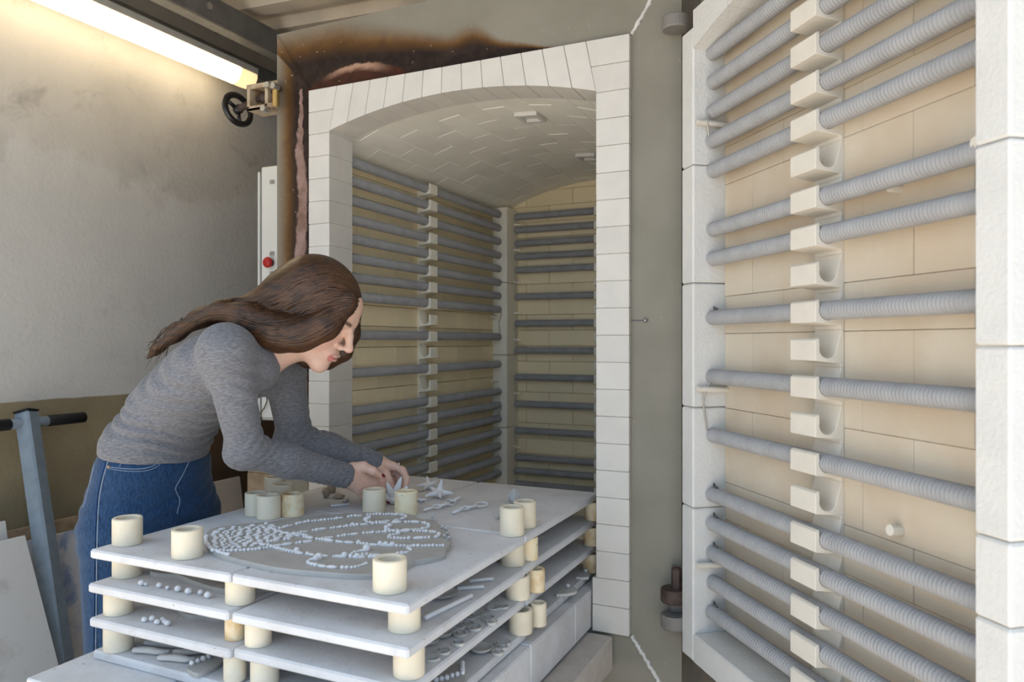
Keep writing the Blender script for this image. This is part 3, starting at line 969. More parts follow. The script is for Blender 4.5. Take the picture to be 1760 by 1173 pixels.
# ------------------------------------------------------------------ the loaded cart
ZT = CAM_Z - 0.412
LV = [ZT, ZT - 0.067, ZT - 0.134, ZT - 0.201]
STH = 0.018
CX0, CX1, CY0, CY1 = -1.381, -0.637, 0.99, 1.95
XJ = at_z(388, 990, ZT).x
YJ = at_z(914, 923, ZT).y
cart = empty('kiln_cart', ((CX0 + CX1) / 2, 1.42, 0), 'low wheeled kiln cart with pale fire-brick deck under the shelves', 'cart')
DTOP = LV[3] - STH
dk = MB()
cols = [-1.415, -1.15, -0.88, -0.612]
rws = [0.885, 1.15, 1.42, 1.69, 1.952]
for i in range(3):
    for j in range(4):
        z1 = DTOP - (0.0015 if (i + j) % 2 else 0.0)
        MB().box(cols[i] + 0.0008, cols[i + 1] - 0.0008, rws[j] + 0.0008, rws[j + 1] - 0.0008, 0.520, z1).build('deck_block', MT['slab'], cart, bevel=0.003)
for xx in (-1.40, -0.70):
    MB().box(xx, xx + 0.07, 0.90, 1.285, 0.44, 0.519).build('chassis_beam', MT['blue_steel'], cart)
MB().box(-1.33, -0.70, 0.93, 1.0, 0.44, 0.519).build('chassis_beam', MT['blue_steel'], cart)
for xx in (-1.36, -0.66):
    for yy in (0.95, 1.24):
        MB().box(xx - 0.02, xx + 0.02, yy - 0.02, yy + 0.02, 0.10, 0.439).build('leg', MT['blue_steel'], cart)
        M = Matrix.Translation((xx, yy, 0.06)) @ Matrix.Rotation(math.pi / 2, 4, 'Y')
        MB().lathe([(0.01, -0.018), (0.055, -0.018), (0.06, -0.012), (0.06, 0.012), (0.055, 0.018), (0.01, 0.018)], M, 24).build('wheel', MT['black_rubber'], cart)
lvn = ['top', 'second', 'third', 'lowest']
slab_off = {}
for l in range(4):
    for ix in range(2):
        for iy in range(2):
            x0, x1 = (CX0, XJ - 0.001) if ix == 0 else (XJ + 0.001, CX1)
            y0, y1 = (CY0, YJ - 0.001) if iy == 0 else (YJ + 0.001, CY1)
            dx, dy = random.uniform(-0.003, 0.003) * (l > 0), random.uniform(-0.005, 0.005) * (l > 0)
            b = MB().box(x0 + dx + (0.0012 if ix else 0), x1 + dx - (0 if ix else 0.0012), y0 + dy, y1 + dy - 0.001, LV[l] - STH, LV[l])
            o = b.build('kiln_shelf', MT['slab'], bevel=0.0035)
            bm = bmesh.new(); bm.from_mesh(o.data); bm.to_mesh(o.data); bm.free()
            nm = {(0, 0): 'the jeans-side corner near the camera', (1, 0): 'the near corner beside the open door', (0, 1): 'the far corner below the woman\'s hands', (1, 1): 'the far corner entering the kiln'}[(ix, iy)]
            tag(o, 'white kiln shelf slab, %s tier, at %s' % (lvn[l], nm), 'kiln shelf', 'stacked white kiln shelves')
def prop_mesh(r, h, mat, flip=1):
    key = ('prop', r, h, mat.name)
    if key not in _cache:
        ri = r * 0.68
        prof = [(ri, 0.002), (ri + 0.001, 0.0), (r - 0.0015, 0.0), (r, 0.0015), (r, h - 0.0018), (r - 0.0018, h), (ri + 0.002, h), (ri, h - 0.002)]
        b = MB().lathe(prof, None, 32, close=True)
        me = b.mesh('kiln_prop', False)
        me.materials.append(mat)
        bm = bmesh.new(); bm.from_mesh(me)
        for f in bm.faces: f.smooth = True
        for e in bm.edges:
            if len(e.link_faces) == 2: e.smooth = e.calc_face_angle(0) < 0.6
        bm.to_mesh(me); bm.free()
        _cache[key] = me
    return _cache[key]
def prop(px, py, lv, label, r=0.0285, h=None, mat='prop', group=None):
    z = LV[lv]
    p = at_z(px, py, z)
    d = Vector((p.x, p.y, 0)).normalized()
    c_ = p + d * r
    if lv == 0: hh = h or 0.054
    else: hh = 0.067 - STH
    o = bpy.data.objects.new('kiln_prop', prop_mesh(round(r, 4), round(hh, 4), MT[mat]))
    link(o)
    o.location = (c_.x, c_.y, z + 0.0002 if lv == 0 else z)
    o.rotation_euler = (0, 0, random.uniform(0, 6.28))
    tag(o, label, 'kiln prop', group or 'cream ceramic kiln props')
    return o
# standing on the top tier
prop(219, 941, 0, 'cream kiln prop standing at the left corner of the top tier beside the jeans')
prop(322, 964, 0, 'cream kiln prop standing between the left corner prop and the clay relief')
prop(670, 1025, 0, 'cream kiln prop at the nearest corner of the top tier in front of the relief', 0.0282)
prop(441, 889, 0, 'cream kiln prop, leftmost of the cluster of five behind the clay relief', 0.0270, 0.053)
prop(462, 895, 0, 'cream kiln prop, nearest of the cluster of five behind the clay relief', 0.0275, 0.054)
prop(503, 891, 0, 'cream kiln prop with brown spot, rightmost of the cluster of five', 0.0265, 0.053, 'prop_stained')
prop(487, 872, 0, 'cream kiln prop in the middle of the cluster of five', 0.0270, 0.053)
prop(472, 860, 0, 'cream kiln prop, rearmost of the cluster of five', 0.0270, 0.056)
prop(643, 885, 0, 'pale yellow kiln prop standing just below the woman\'s hands', 0.0275, 0.056, 'prop')
prop(698, 889, 0, 'brown-spotted kiln prop standing right of the hands', 0.0272, 0.056, 'prop_spots')
prop(880, 925, 0, 'cream kiln prop with chipped rim at the door-side edge of the top tier', 0.0262, 0.060)
prop(902, 911, 0, 'cream kiln prop half hidden behind the chipped one near the kiln opening', 0.0250, 0.058)
# between the tiers
prop(219, 996, 1, 'cream kiln prop under the top tier at the jeans-side corner')
prop(204, 1061, 2, 'cream kiln prop under the second tier at the jeans-side corner', 0.0280)
prop(204, 1124, 3, 'cream kiln prop with rust mark under the third tier at the jeans-side corner', 0.0280, None, 'prop')
prop(413, 1043, 1, 'cream kiln prop under the top tier at the middle of the near side', 0.0265)
prop(404, 1104, 2, 'darker speckled kiln prop under the second tier at the middle of the near side', 0.0180, None, 'prop_stained')
prop(444, 1116, 2, 'cream kiln prop under the second tier right of the speckled one', 0.0235)
prop(404, 1176, 3, 'cream kiln prop under the third tier, left of the middle pair', 0.0200)
prop(455, 1184, 3, 'cream kiln prop under the third tier, right of the middle pair', 0.0250)
prop(695, 1092, 1, 'cream kiln prop under the top tier at the nearest corner', 0.0270)
prop(703, 1172, 2, 'cream kiln prop under the second tier at the nearest corner', 0.0260)
prop(712, 1252, 3, 'cream kiln prop under the third tier at the nearest corner', 0.0265)
prop(881, 977, 1, 'cream kiln prop under the top tier at the middle of the door side', 0.0255)
prop(908, 966, 1, 'rust-speckled kiln prop under the top tier behind the door-side one', 0.0215, None, 'prop_spots')
prop(890, 1035, 2, 'cream kiln prop under the second tier at the middle of the door side', 0.0260)
prop(921, 1021, 2, 'yellowed kiln prop under the second tier behind the door-side one', 0.0200, None, 'prop_stained')
prop(895, 1095, 3, 'cream kiln prop under the third tier at the middle of the door side', 0.0250)
prop(925, 1080, 3, 'white-flaked kiln prop under the third tier behind the door-side one', 0.0180)
prop(1019, 897, 1, 'brownish kiln prop under the top tier at the kiln opening', 0.0220, None, 'prop_stained')
prop(1017, 941, 2, 'brownish kiln prop under the second tier at the kiln opening', 0.0220, None, 'prop_stained')
prop(1016, 987, 3, 'brownish kiln prop under the third tier at the kiln opening', 0.0220, None, 'prop_stained')

# ------------------------------------------------------------------ clay work
def smooth_loop(pts, n=4):
    """closed Catmull-Rom"""
    out = []
    m = len(pts)
    for i in range(m):
        p0, p1, p2, p3 = pts[i - 1], pts[i], pts[(i + 1) % m], pts[(i + 2) % m]
        for k in range(n):
            t = k / n
            out.append(0.5 * ((2 * p1) + (p2 - p0) * t + (2 * p0 - 5 * p1 + 4 * p2 - p3) * t * t + (3 * p1 - p0 - 3 * p2 + p3) * t ** 3))
    return out
def smooth_line(pts, n=6):
    pts = [Vector(p) for p in pts]
    q = [pts[0]] + pts + [pts[-1]]
    out = []
    for i in range(1, len(q) - 2):
        p0, p1, p2, p3 = q[i - 1], q[i], q[i + 1], q[i + 2]
        for k in range(n):
            t = k / n
            out.append(0.5 * ((2 * p1) + (p2 - p0) * t + (2 * p0 - 5 * p1 + 4 * p2 - p3) * t * t + (3 * p1 - p0 - 3 * p2 + p3) * t ** 3))
    out.append(pts[-1])
    return out
def slab_from(name, loop, z0, z1, mat, parent=None, smooth_n=4):
    loop = smooth_loop([Vector((p.x, p.y, 0)) for p in loop], smooth_n)
    n = len(loop)
    c = sum(loop, Vector()) / n
    vs, fs = [], []
    rings = [(1.0, z0), (1.0, z1 - 0.0025), (0.992, z1)]
    for k, z in rings:
        vs += [Vector((c.x + (p.x - c.x) * k, c.y + (p.y - c.y) * k, z)) for p in loop]
    for r in range(2):
        for i in range(n):
            j = (i + 1) % n
            fs.append((r * n + i, r * n + j, (r + 1) * n + j, (r + 1) * n + i))
    fs.append(tuple(range(n))); fs.append(tuple(range(2 * n, 3 * n)))
    return auto_smooth(MB().add(vs, fs).build(name, mat, parent), 35)
RT = 0.010
def q(u, v):            # coordinates of the 480 x 170 detail view
    return at_z(330 + u / 3.667, 860 + v / 3.667, ZT + RT)
outl = [(72, 245), (92, 200), (150, 172), (300, 150), (480, 136), (600, 116), (760, 100), (920, 86), (1080, 76), (1240, 80), (1330, 84), (1400, 94), (1450, 118),
        (1520, 122), (1560, 150), (1590, 180), (1615, 225), (1632, 272), (1604, 312), (1590, 340), (1500, 366), (1440, 376), (1400, 384), (1350, 412), (1250, 452), (1150, 466), (1000, 466), (900, 460),
        (800, 452), (650, 440), (500, 420), (350, 388), (220, 355), (130, 318), (88, 280)]
relief = slab_from('clay_relief', [q(*p) for p in outl], ZT + 0.0003, ZT + RT, MT['clay'], None, 3)
tag(relief, 'large flat grey clay relief with beaded branch pattern lying on the top tier', 'clay relief')
def bead_line(mb, pts, spacing=0.0075, rmin=0.0030, rmax=0.0046, zb=ZT + RT, long_p=0.12):
    ln_ = smooth_line([q(*p) for p in pts], 8)
    acc, last = 0.0, ln_[0]
    nxt = 0.0
    for a, b in zip(ln_[:-1], ln_[1:]):
        d = b - a
        L_ = d.length
        while acc + L_ >= nxt:
            t = (nxt - acc) / max(L_, 1e-9)
            p = a.lerp(b, t)
            r = random.uniform(rmin, rmax)
            M = Matrix.Rotation(math.atan2(d.y, d.x), 4, 'Z')
            if random.random() < long_p:
                mb.ball((p.x, p.y, zb + r * 0.45), r, M, 7, 5, (3.0, 1.0, 0.85)); nxt += spacing * 2.6
            else:
                mb.ball((p.x, p.y, zb + r * 0.5), r, M, 7, 5, (1, 1, 0.9)); nxt += max(spacing * 0.55, r * 1.9)
        acc += L_
bd = MB()
lines = [[(550, 185), (700, 145), (850, 128), (1000, 108), (1150, 94), (1300, 96), (1350, 110), (1300, 128), (1150, 146), (1090, 142)],
         [(670, 212), (800, 190), (930, 175), (1080, 158), (1250, 146), (1400, 143), (1480, 155), (1490, 175), (1430, 190), (1300, 196), (1210, 190)],
         [(820, 250), (900, 238), (1000, 222), (1120, 210), (1270, 202), (1400, 200), (1520, 205), (1556, 218), (1535, 236), (1400, 246), (1260, 244), (1240, 235), (1290, 218)],
         [(480, 180), (600, 215), (750, 245), (900, 265), (1050, 278), (1150, 287), (1300, 294), (1450, 294), (1600, 290)],
         [(500, 300), (600, 325), (700, 342), (850, 358), (950, 363), (1050, 366), (1150, 362), (1250, 350), (1350, 335), (1378, 318), (1340, 300)],
         [(1010, 342), (1060, 327), (1100, 322)], [(1050, 352), (1120, 350), (1170, 352)],
         [(800, 375), (742, 385), (737, 405), (800, 420), (900, 430), (1020, 430), (1110, 402)],
         [(130, 322), (250, 325), (400, 315), (500, 300), (650, 278), (770, 262)],
         [(88, 240), (98, 290), (150, 325), (230, 350)], [(480, 290), (440, 285), (520, 262), (620, 250)], [(640, 215), (720, 232), (780, 250)]]
for i, l in enumerate(lines):
    bead_line(bd, l)
for (u, v, r) in ((1115, 122, .006), (1095, 134, .006), (1245, 172, .006), (1225, 184, .006), (1300, 216, .006), (1100, 318, .0075), (798, 374, .0075), (780, 382, .006), (660, 328, .006),
                  (960, 358, .006), (1000, 362, .005), (1040, 366, .006), (1185, 288, .006), (1220, 290, .006), (1262, 292, .006), (1050, 276, .005), (90, 240, .005), (100, 292, .005), (1012, 162, .005), (785, 195, .004)):
    p = q(u, v)
    bd.ball((p.x, p.y, ZT + RT + r * 0.6), r, None, 9, 6)
# feathery fan of rolled strips on the left
rr = random.Random(3)
poly = [(120, 300), (130, 205), (200, 185), (330, 165), (480, 150), (560, 185), (650, 222), (640, 248), (520, 268), (430, 290), (330, 305), (200, 316)]
def inside(x, y):
    c_ = False
    for i in range(len(poly)):
        (x0, y0), (x1, y1) = poly[i - 1], poly[i]
        if (y0 > y) != (y1 > y) and x < (x1 - x0) * (y - y0) / (y1 - y0) + x0:
            c_ = not c_
    return c_
v = 155
while v < 318:
    u = 110 + rr.uniform(0, 20)
    while u < 660:
        ln2 = rr.uniform(22, 70)
        uc = u + ln2 / 2
        if inside(uc, v):
            p, p2 = q(uc - ln2 * 0.42, v + ln2 * 0.05), q(uc + ln2 * 0.42, v - ln2 * 0.05)
            mdl = (p + p2) / 2; dd_ = p2 - p
            M = Matrix.Rotation(math.atan2(dd_.y, dd_.x) + rr.uniform(-0.15, 0.15), 4, 'Z')
            r = rr.uniform(0.0028, 0.0040)
            bd.ball((mdl.x, mdl.y, ZT + RT + r * 0.5), r, M, 7, 5, (max(1.0, dd_.length / 2 / r), 1.25, 0.9))
        u += ln2 + 5
    v += 11.5
bo = bd.build('bead_trim', MT['clay_bead'], relief, smooth=True)
bo.location = (0, 0, 0)
bo['kind'] = 'stuff'
lf = MB()
for (u, v) in ((1520, 118), (1535, 130), (1580, 180), (1600, 195), (1612, 225), (1595, 240), (1618, 252)):
    p = q(u, v)
    lf.ball((p.x, p.y, ZT + RT + 0.004), 0.0055, Matrix.Rotation(rr.uniform(0, 3), 4, 'Z') @ Matrix.Rotation(0.7, 4, 'Y'), 8, 6, (1.5, 0.8, 0.5))
lo_ = lf.build('leaf_buds', MT['clay_dry'], relief, smooth=True); lo_.location = (0, 0, 0); lo_['kind'] = 'stuff'

def starfish(c, r, up, label, tilt=0.0, seed=0, lift=None):
    """five tapering arms, some curling upwards"""
    rr_ = random.Random(seed)
    b = MB()
    c = Vector(c)
    arms = []
    for k in range(5):
        a = 2 * math.pi * k / 5 + tilt
        e = (lift[k] if lift else 0.1)
        d = Vector((math.cos(a) * math.cos(e), math.sin(a) * math.cos(e), math.sin(e)))
        pts = [c + Vector((0, 0, 0.25 * r)), c + Vector((0, 0, 0.2 * r)) + d * r * 0.45 + Vector((0, 0, 0.06 * r)), c + Vector((0, 0, 0.12 * r if e < 0.3 else 0.2 * r)) + d * r]
        pts = smooth_line(pts, 4)
        n = len(pts)
        b.tube(pts, [0.30 * r * (1 - 0.80 * i / (n - 1)) for i in range(n)], 8)
    o = b.build('starfish', MT['clay_bead'], smooth=True)
    me = o.data
    rm = o.modifiers.new('r', 'REMESH'); rm.mode = 'VOXEL'; rm.voxel_size = r * 0.07
    zmin = min(v_.co.z for v_ in me.vertices)
    for v_ in me.vertices: v_.co.z -= zmin - ZT - 0.0004
    return tag(o, label, 'starfish', 'small clay starfish')
p = at_z(755, 857, ZT)
starfish((p.x, p.y, ZT), 0.040, 0, 'small clay starfish with one arm upright, right of the spotted prop', 0.3, 1, [0.15, 1.25, 0.35, 0.05, 0.05])
p = at_z(737, 843, ZT)
starfish((p.x, p.y, ZT), 0.034, 0, 'small clay starfish behind the one with the upright arm', 1.1, 2, [0.1, 0.9, 0.2, 0.1, 0.6])
p = at_z(724, 864, ZT)
starfish((p.x, p.y, ZT), 0.017, 0, 'tiny clay starfish beside the brown-spotted prop', 0.1, 3, [0.3, 0.1, 0.1, 0.4, 0.1])
def torus(mb, c, R, r, M, seg=18, ring=8, sq=1.0):
    vs, fs = [], []
    for i in range(seg):
        a = 2 * math.pi * i / seg
        for k in range(ring):
            b_ = 2 * math.pi * k / ring
            v_ = Vector(((R + r * math.cos(b_)) * math.cos(a), (R + r * math.cos(b_)) * math.sin(a) * sq, r * math.sin(b_)))
            vs.append(Vector(c) + M @ v_)
    for i in range(seg):
        for k in range(ring):
            fs.append((i * ring + k, ((i + 1) % seg) * ring + k, ((i + 1) % seg) * ring + (k + 1) % ring, i * ring + (k + 1) % ring))
    mb.add(vs, fs)
def chain(pix, label, seed):
    pts = [at_z(px, py, ZT) for px, py in pix]
    root = empty('clay_chain', (pts[0].x, pts[0].y, ZT), label, 'chain', 'clay chains')
    R_ = random.Random(seed)
    for i in range(len(pts) - 1):
        m = (pts[i] + pts[i + 1]) / 2
        d = pts[i + 1] - pts[i]
        b = MB()
        tilt = 0.25 if i % 2 else -0.35
        M = Matrix.Rotation(math.atan2(d.y, d.x), 4, 'Z') @ Matrix.Rotation(tilt, 4, 'X')
        torus(b, (m.x, m.y, ZT + 0.0075), d.length * 0.58, 0.0029, M.to_3x3(), 18, 7, 0.55)
        b.build('link', MT['clay_bead'], root, smooth=True)
chain([(731, 882), (744, 878), (757, 875), (770, 872), (778, 866), (789, 861)], 'clay chain of loose links nearest the spotted prop', 1)
chain([(782, 886), (793, 880), (806, 878), (819, 875), (835, 871)], 'clay chain of loose links nearest the chipped prop', 2)
def lump(px, py, r, mat, label, name='clay_scrap', sq=(1.2, 0.9, 0.7), seed=1, cat='clay scrap', group=None):
    p = at_z(px, py, ZT)
    b = MB().ball((p.x, p.y, ZT + r * sq[2] + 0.0003), r, Matrix.Rotation(seed, 4, 'Z'), 14, 10, sq)
    o = b.build(name, mat, smooth=True)
    R_ = random.Random(seed)
    ph = [R_.uniform(0, 6) for _ in range(6)]
    for v_ in o.data.vertices:
        w = v_.co - Vector((p.x, p.y, ZT + r * sq[2]))
        k = 1 + 0.13 * math.sin(w.x / r * 3.1 + ph[0]) * math.sin(w.y / r * 2.7 + ph[1]) + 0.10 * math.sin(w.z / r * 4 + ph[2])
        v_.co = Vector((p.x, p.y, ZT + r * sq[2])) + w * k
        v_.co.z = max(v_.co.z, ZT + 0.0003)
    return tag(o, label, cat, group)
MT['clay_tan'] = simple('tan_clay', (0.40, 0.33, 0.25), 0.85, 0.1, 40, 0.3, 120)
lump(561, 856, 0.0125, MT['clay_tan'], 'shell-like clay scrap left of the wrist, leftmost', seed=2, sq=(1.0, 0.8, 1.1))
lump(570, 848, 0.0135, MT['clay_tan'], 'tan clay scrap close to the sleeve cuff', seed=5, sq=(1.1, 0.9, 1.0))
lump(583, 858, 0.011, MT['clay_tan'], 'flattened tan clay scrap under the near wrist', seed=4, sq=(1.3, 1.0, 0.6))
lump(595, 863, 0.008, MT['clay_dry'], 'small grey clay scrap under the near hand', seed=8, sq=(1.3, 0.7, 0.5))
lump(722, 845, 0.008, MT['clay_dry'], 'small flat clay scrap between hand and starfish', seed=9, sq=(1.4, 0.9, 0.4))
lump(855, 893, 0.007, MT['clay_dry'], 'dark clay crumb left of the chipped prop', seed=11, sq=(0.9, 0.9, 0.9))
def stick(px0, py0, px1, py1, z, r, mat, label, name='clay_rod', flat=1.0, group=None):
    a, b_ = at_z(px0, py0, z + r * flat), at_z(px1, py1, z + r * flat)
    pts = [a.lerp(b_, t) for t in (0, 0.02, 0.5, 0.98, 1)]
    b = MB().tube(pts, [r * 0.7, r, r * 0.97, r, r * 0.7], 12, flat=(Vector((0, 0, 1)), flat))
    for i, v_ in enumerate(b.v):
        b.v[i] = (v_[0], v_[1], max(v_[2], z + 0.0003))
    o = b.build(name, mat, smooth=True)
    auto_smooth(o, 50)
    return tag(o, label, 'clay rod', group)
stick(568, 870, 601, 867, ZT, 0.0028, MT['clay_bead'], 'thin white clay stick lying in front of the near hand')
# little upright bud
p = at_z(885, 866, ZT)
bud = MB()
bud.lathe([(0.0, 0.0004), (0.010, 0.0004), (0.013, 0.012), (0.012, 0.024), (0.006, 0.036), (0.0, 0.039)], Matrix.Translation((p.x, p.y, ZT)), 12)
for k in range(4):
    a = k * math.pi / 2 + 0.4
    bud.tube([(p.x + 0.012 * math.cos(a), p.y + 0.012 * math.sin(a), ZT + 0.006), (p.x + 0.014 * math.cos(a), p.y + 0.014 * math.sin(a), ZT + 0.02), (p.x + 0.006 * math.cos(a), p.y + 0.006 * math.sin(a), ZT + 0.037)], [0.003, 0.0035, 0.001], 8)
tag(bud.build('clay_bud', MT['clay_dry'], smooth=True), 'small pointed clay bud standing behind the chipped prop', 'clay bud')

# second tier
def pebble(px, py, lv, r, label, group):
    p = at_z(px, py, LV[lv] + r * 0.8)
    o = MB().ball((p.x, p.y, LV[lv] + r * 0.93), r, None, 14, 10, (1, 1, 0.92)).build('clay_ball', MT['clay_bead'], smooth=True)
    tag(o, label, 'clay ball', group)
ORD = ['first', 'second', 'third', 'fourth', 'fifth', 'sixth', 'seventh', 'eighth', 'ninth', 'tenth', 'eleventh', 'twelfth']
for i, (px, py, r) in enumerate(((243, 1003, .0062), (251, 1005, .004), (274, 1007, .0058), (288, 1011, .0042), (306, 1013, .0066), (324, 1017, .0068), (345, 1019, .0054), (357, 1024, .0068))):
    pebble(px, py, 1, r, 'small clay ball, %s from the left in the row on the second tier' % ORD[i], 'clay balls on the second tier')
for i, (px, py, r) in enumerate(((248, 1066, .0056), (262, 1064, .0062), (270, 1070, .0058), (280, 1066, .0058), (283, 1069, .0055), (288, 1072, .0062))):
    pebble(px, py, 2, r, 'small clay ball, %s from the left in the huddle on the third tier' % ORD[i], 'clay balls on the third tier')
def clay_plate(pix, lv, th, label, beads=None, name='clay_relief', cat='clay relief'):
    z = LV[lv] + th
    o = slab_from(name, [at_z(px, py, z) for px, py in pix], LV[lv] + 0.0003, z, MT['clay'], None, 3)
    if beads:
        b = MB()
        for (a, c_) in beads:
            p0, p1 = at_z(a[0], a[1], z), at_z(c_[0], c_[1], z)
            n = max(2, int((p1 - p0).length / 0.010))
            for i in range(n + 1):
                p = p0.lerp(p1, i / n)
                b.ball((p.x, p.y, z + 0.003), random.uniform(0.0042, 0.0055), None, 8, 6)
        bo_ = b.build('bead_trim', MT['clay_bead'], o, smooth=True); bo_.location = (0, 0, 0); bo_['kind'] = 'stuff'
    return tag(o, label, cat)
clay_plate([(258, 982), (285, 987), (305, 988), (330, 998), (360, 1008), (395, 1014), (440, 1012), (500, 1000), (520, 985), (480, 965), (380, 962), (300, 968)], 1, 0.010,
           'clay relief on the second tier behind the row of balls', [((296, 983), (345, 991)), ((345, 991), (400, 990)), ((440, 1004), (500, 1013)), ((470, 1000), (530, 1008))])
clay_plate([(309, 1040), (312, 1052), (330, 1058), (350, 1057), (372, 1062), (400, 1060), (440, 1056), (470, 1040), (420, 1028), (350, 1030)], 2, 0.010, 'scalloped clay plate on the third tier')
clay_plate([(760, 1150), (790, 1140), (800, 1150), (796, 1178), (770, 1200), (715, 1200), (700, 1180), (730, 1160)], 3, 0.010, 'beaded clay plate on the lowest tier below the rings',
           [((768, 1167), (795, 1160)), ((795, 1160), (795, 1143)), ((750, 1172), (768, 1168))])
# lowest tier: branching clay fingers
def worm(pix, lv, r, label, name='clay_branch'):
    pts = smooth_line([at_z(px, py, LV[lv] + r * 0.8) for px, py in pix], 5)
    n = len(pts)
    b = MB().tube(pts, [r * (0.55 + 0.45 * math.sin(math.pi * min(1, (i + 1) / n * 1.15))) for i in range(n)], 12, flat=(Vector((0, 0, 1)), 0.75))
    for i, v_ in enumerate(b.v):
        b.v[i] = (v_[0], v_[1], max(v_[2], LV[lv] + 0.0003))
    tag(b.build(name, MT['clay_dry'], smooth=True), label, 'clay branch', 'branching clay pieces on the lowest tier')
worm([(229, 1118), (255, 1118), (275, 1121), (292, 1120)], 3, 0.009, 'knobbly clay branch on the lowest tier nearest the rusty prop')
worm([(272, 1131), (300, 1131), (322, 1134), (335, 1132)], 3, 0.009, 'knobbly clay branch on the lowest tier, nearest the edge')
worm([(250, 1104), (285, 1108), (320, 1110), (350, 1113)], 3, 0.009, 'long clay branch lying behind the two knobbly ones')
worm([(300, 1120), (325, 1122), (350, 1121)], 3, 0.008, 'short clay branch between the knobbly ones and the beaded strip')
clay_plate([(322, 1150), (325, 1143), (345, 1137), (368, 1126), (380, 1124), (384, 1136), (360, 1150), (340, 1158)], 3, 0.009, 'beaded clay strip on the lowest tier beside the middle props', [((330, 1143), (368, 1128))])

# right side: spoons, bowls and rings
def bowl(px, py, lv, R, label, tilt=0.0, h=0.45):
    p = at_z(px, py, LV[lv])
    M = Matrix.Translation((p.x, p.y, LV[lv] + 0.0004))
    prof = [(0.0, 0.0), (R * 0.45, 0.0), (R * 0.85, R * h * 0.55), (R, R * h), (R * 0.93, R * h), (R * 0.78, R * h * 0.62), (R * 0.4, R * 0.12), (0.0, R * 0.10)]
    o = MB().lathe(prof, M, 26).build('clay_bowl', MT['clay_dry'], smooth=True)
    auto_smooth(o, 50)
    tag(o, label, 'clay bowl', 'small clay bowls')
bowl(760, 1028, 1, 0.030, 'shallow clay bowl on the second tier by the nearest corner', 0, 0.40)
bowl(790, 1008, 1, 0.020, 'small clay bowl on the second tier behind the shallow one', 0, 0.45)
bowl(760, 1096, 2, 0.021, 'clay bowl on the third tier left of the rings', 0, 0.55)
bowl(738, 1108, 2, 0.019, 'clay bowl on the third tier touching the nearest corner prop', 0, 0.55)
bowl(826, 1122, 3, 0.024, 'clay bowl on the lowest tier left of the rings', 0, 0.5)
stick(730, 1063, 811, 1024, LV[1], 0.0046, MT['clay_bead'], 'long straight clay rod on the second tier')
stick(785, 1012, 832, 1009, LV[1], 0.0052, MT['clay_bead'], 'short flat clay stick on the second tier, nearer one', flat=0.7)
stick(800, 1000, 848, 995, LV[1], 0.0052, MT['clay_bead'], 'short flat clay stick on the second tier, farther one', flat=0.7)
def ring(px, py, lv, R, label, group, cross=False, tilt=0.0, hh=0.0052):
    R *= 1.15
    p = at_z(px, py, LV[lv] + hh / 2)
    M = Matrix.Translation((p.x, p.y, LV[lv] + 0.0004)) @ Matrix.Rotation(random.uniform(0, 3), 4, 'Z')
    w = 0.0019
    b = MB().lathe([(R - w, 0), (R, 0), (R, hh), (R - w, hh)], M @ Matrix.Scale(0.85, 4, (0, 1, 0)), 24, close=True)
    if cross:
        b.box(-R + w, R - w, -0.0009, 0.0009, 0.0005, hh - 0.001, M)
        b.box(-0.0009, 0.0009, -R * 0.82 + w, R * 0.82 - w, 0.0005, hh - 0.001, M)
    else:
        b.tube(smooth_line([M @ Vector((-R * 0.9, 0, hh * 0.5)), M @ Vector((0, R * 0.22, hh * 0.5)), M @ Vector((R * 0.9, -R * 0.1, hh * 0.5))], 4), 0.0016, 6)
    o = b.build('clay_ring', MT['clay_dry'])
    auto_smooth(o, 40)
    tag(o, label, 'clay ring', group)
G3 = 'clay rings on the third tier'
for i, (px, py, R) in enumerate(((760, 1120, .0145), (787, 1106, .012), (790, 1090, .0135), (787, 1078, .013), (803, 1074, .0135), (816, 1080, .0135), (806, 1062, .013), (821, 1058, .012), (838, 1062, .014), (845, 1070, .012), (848, 1046, .013), (862, 1044, .0125), (845, 1036, .011))):
    ring(px, py, 2, R, ('clay ring with thin bar, %s nearest the corner in the heap on the third tier' % ORD[i - 1]) if px != 760 else 'clay ring with a cross inside, on the third tier near the corner', G3 if px != 760 else 'crossed clay ring', px == 760)
ring(742, 1133, 2, .013, 'clay ring cut by the nearest corner prop on the third tier', 'clay ring by the corner')
for i, (px, py, R) in enumerate(((855, 1122, .0125), (842, 1112, .011), (866, 1106, .0135), (862, 1113, .0125))):
    ring(px, py, 3, R, 'clay ring beside the lowest tier bowl, ' + ['nearest the shelf edge', 'touching the bowl', 'farthest from the bowl', 'between two others'][i], 'clay rings on the lowest tier')
# two small plates with a ball knob at the back of the lowest tier
for pix, bp, lb in (([(962, 1022), (985, 1019), (992, 1014), (983, 1007), (970, 1006), (955, 1020)], (976, 1010), 'small clay plate with ball knob on the lowest tier by the kiln'),
                    ([(990, 992), (1012, 992), (1012, 984), (998, 982)], (1007, 984), 'small clay plate with ball knob farthest inside the kiln')):
    z = LV[3] + 0.007
    o = slab_from('clay_plate', [at_z(px, py, z) for px, py in pix], LV[3] + 0.0003, z, MT['clay_dry'], None, 2)
    tag(o, lb, 'clay plate')
    p = at_z(bp[0], bp[1], z)
    k = MB().ball((p.x, p.y, z + 0.004), 0.005, None, 12, 8).build('knob', MT['clay_bead'], o, smooth=True); k.location = (0, 0, 0)

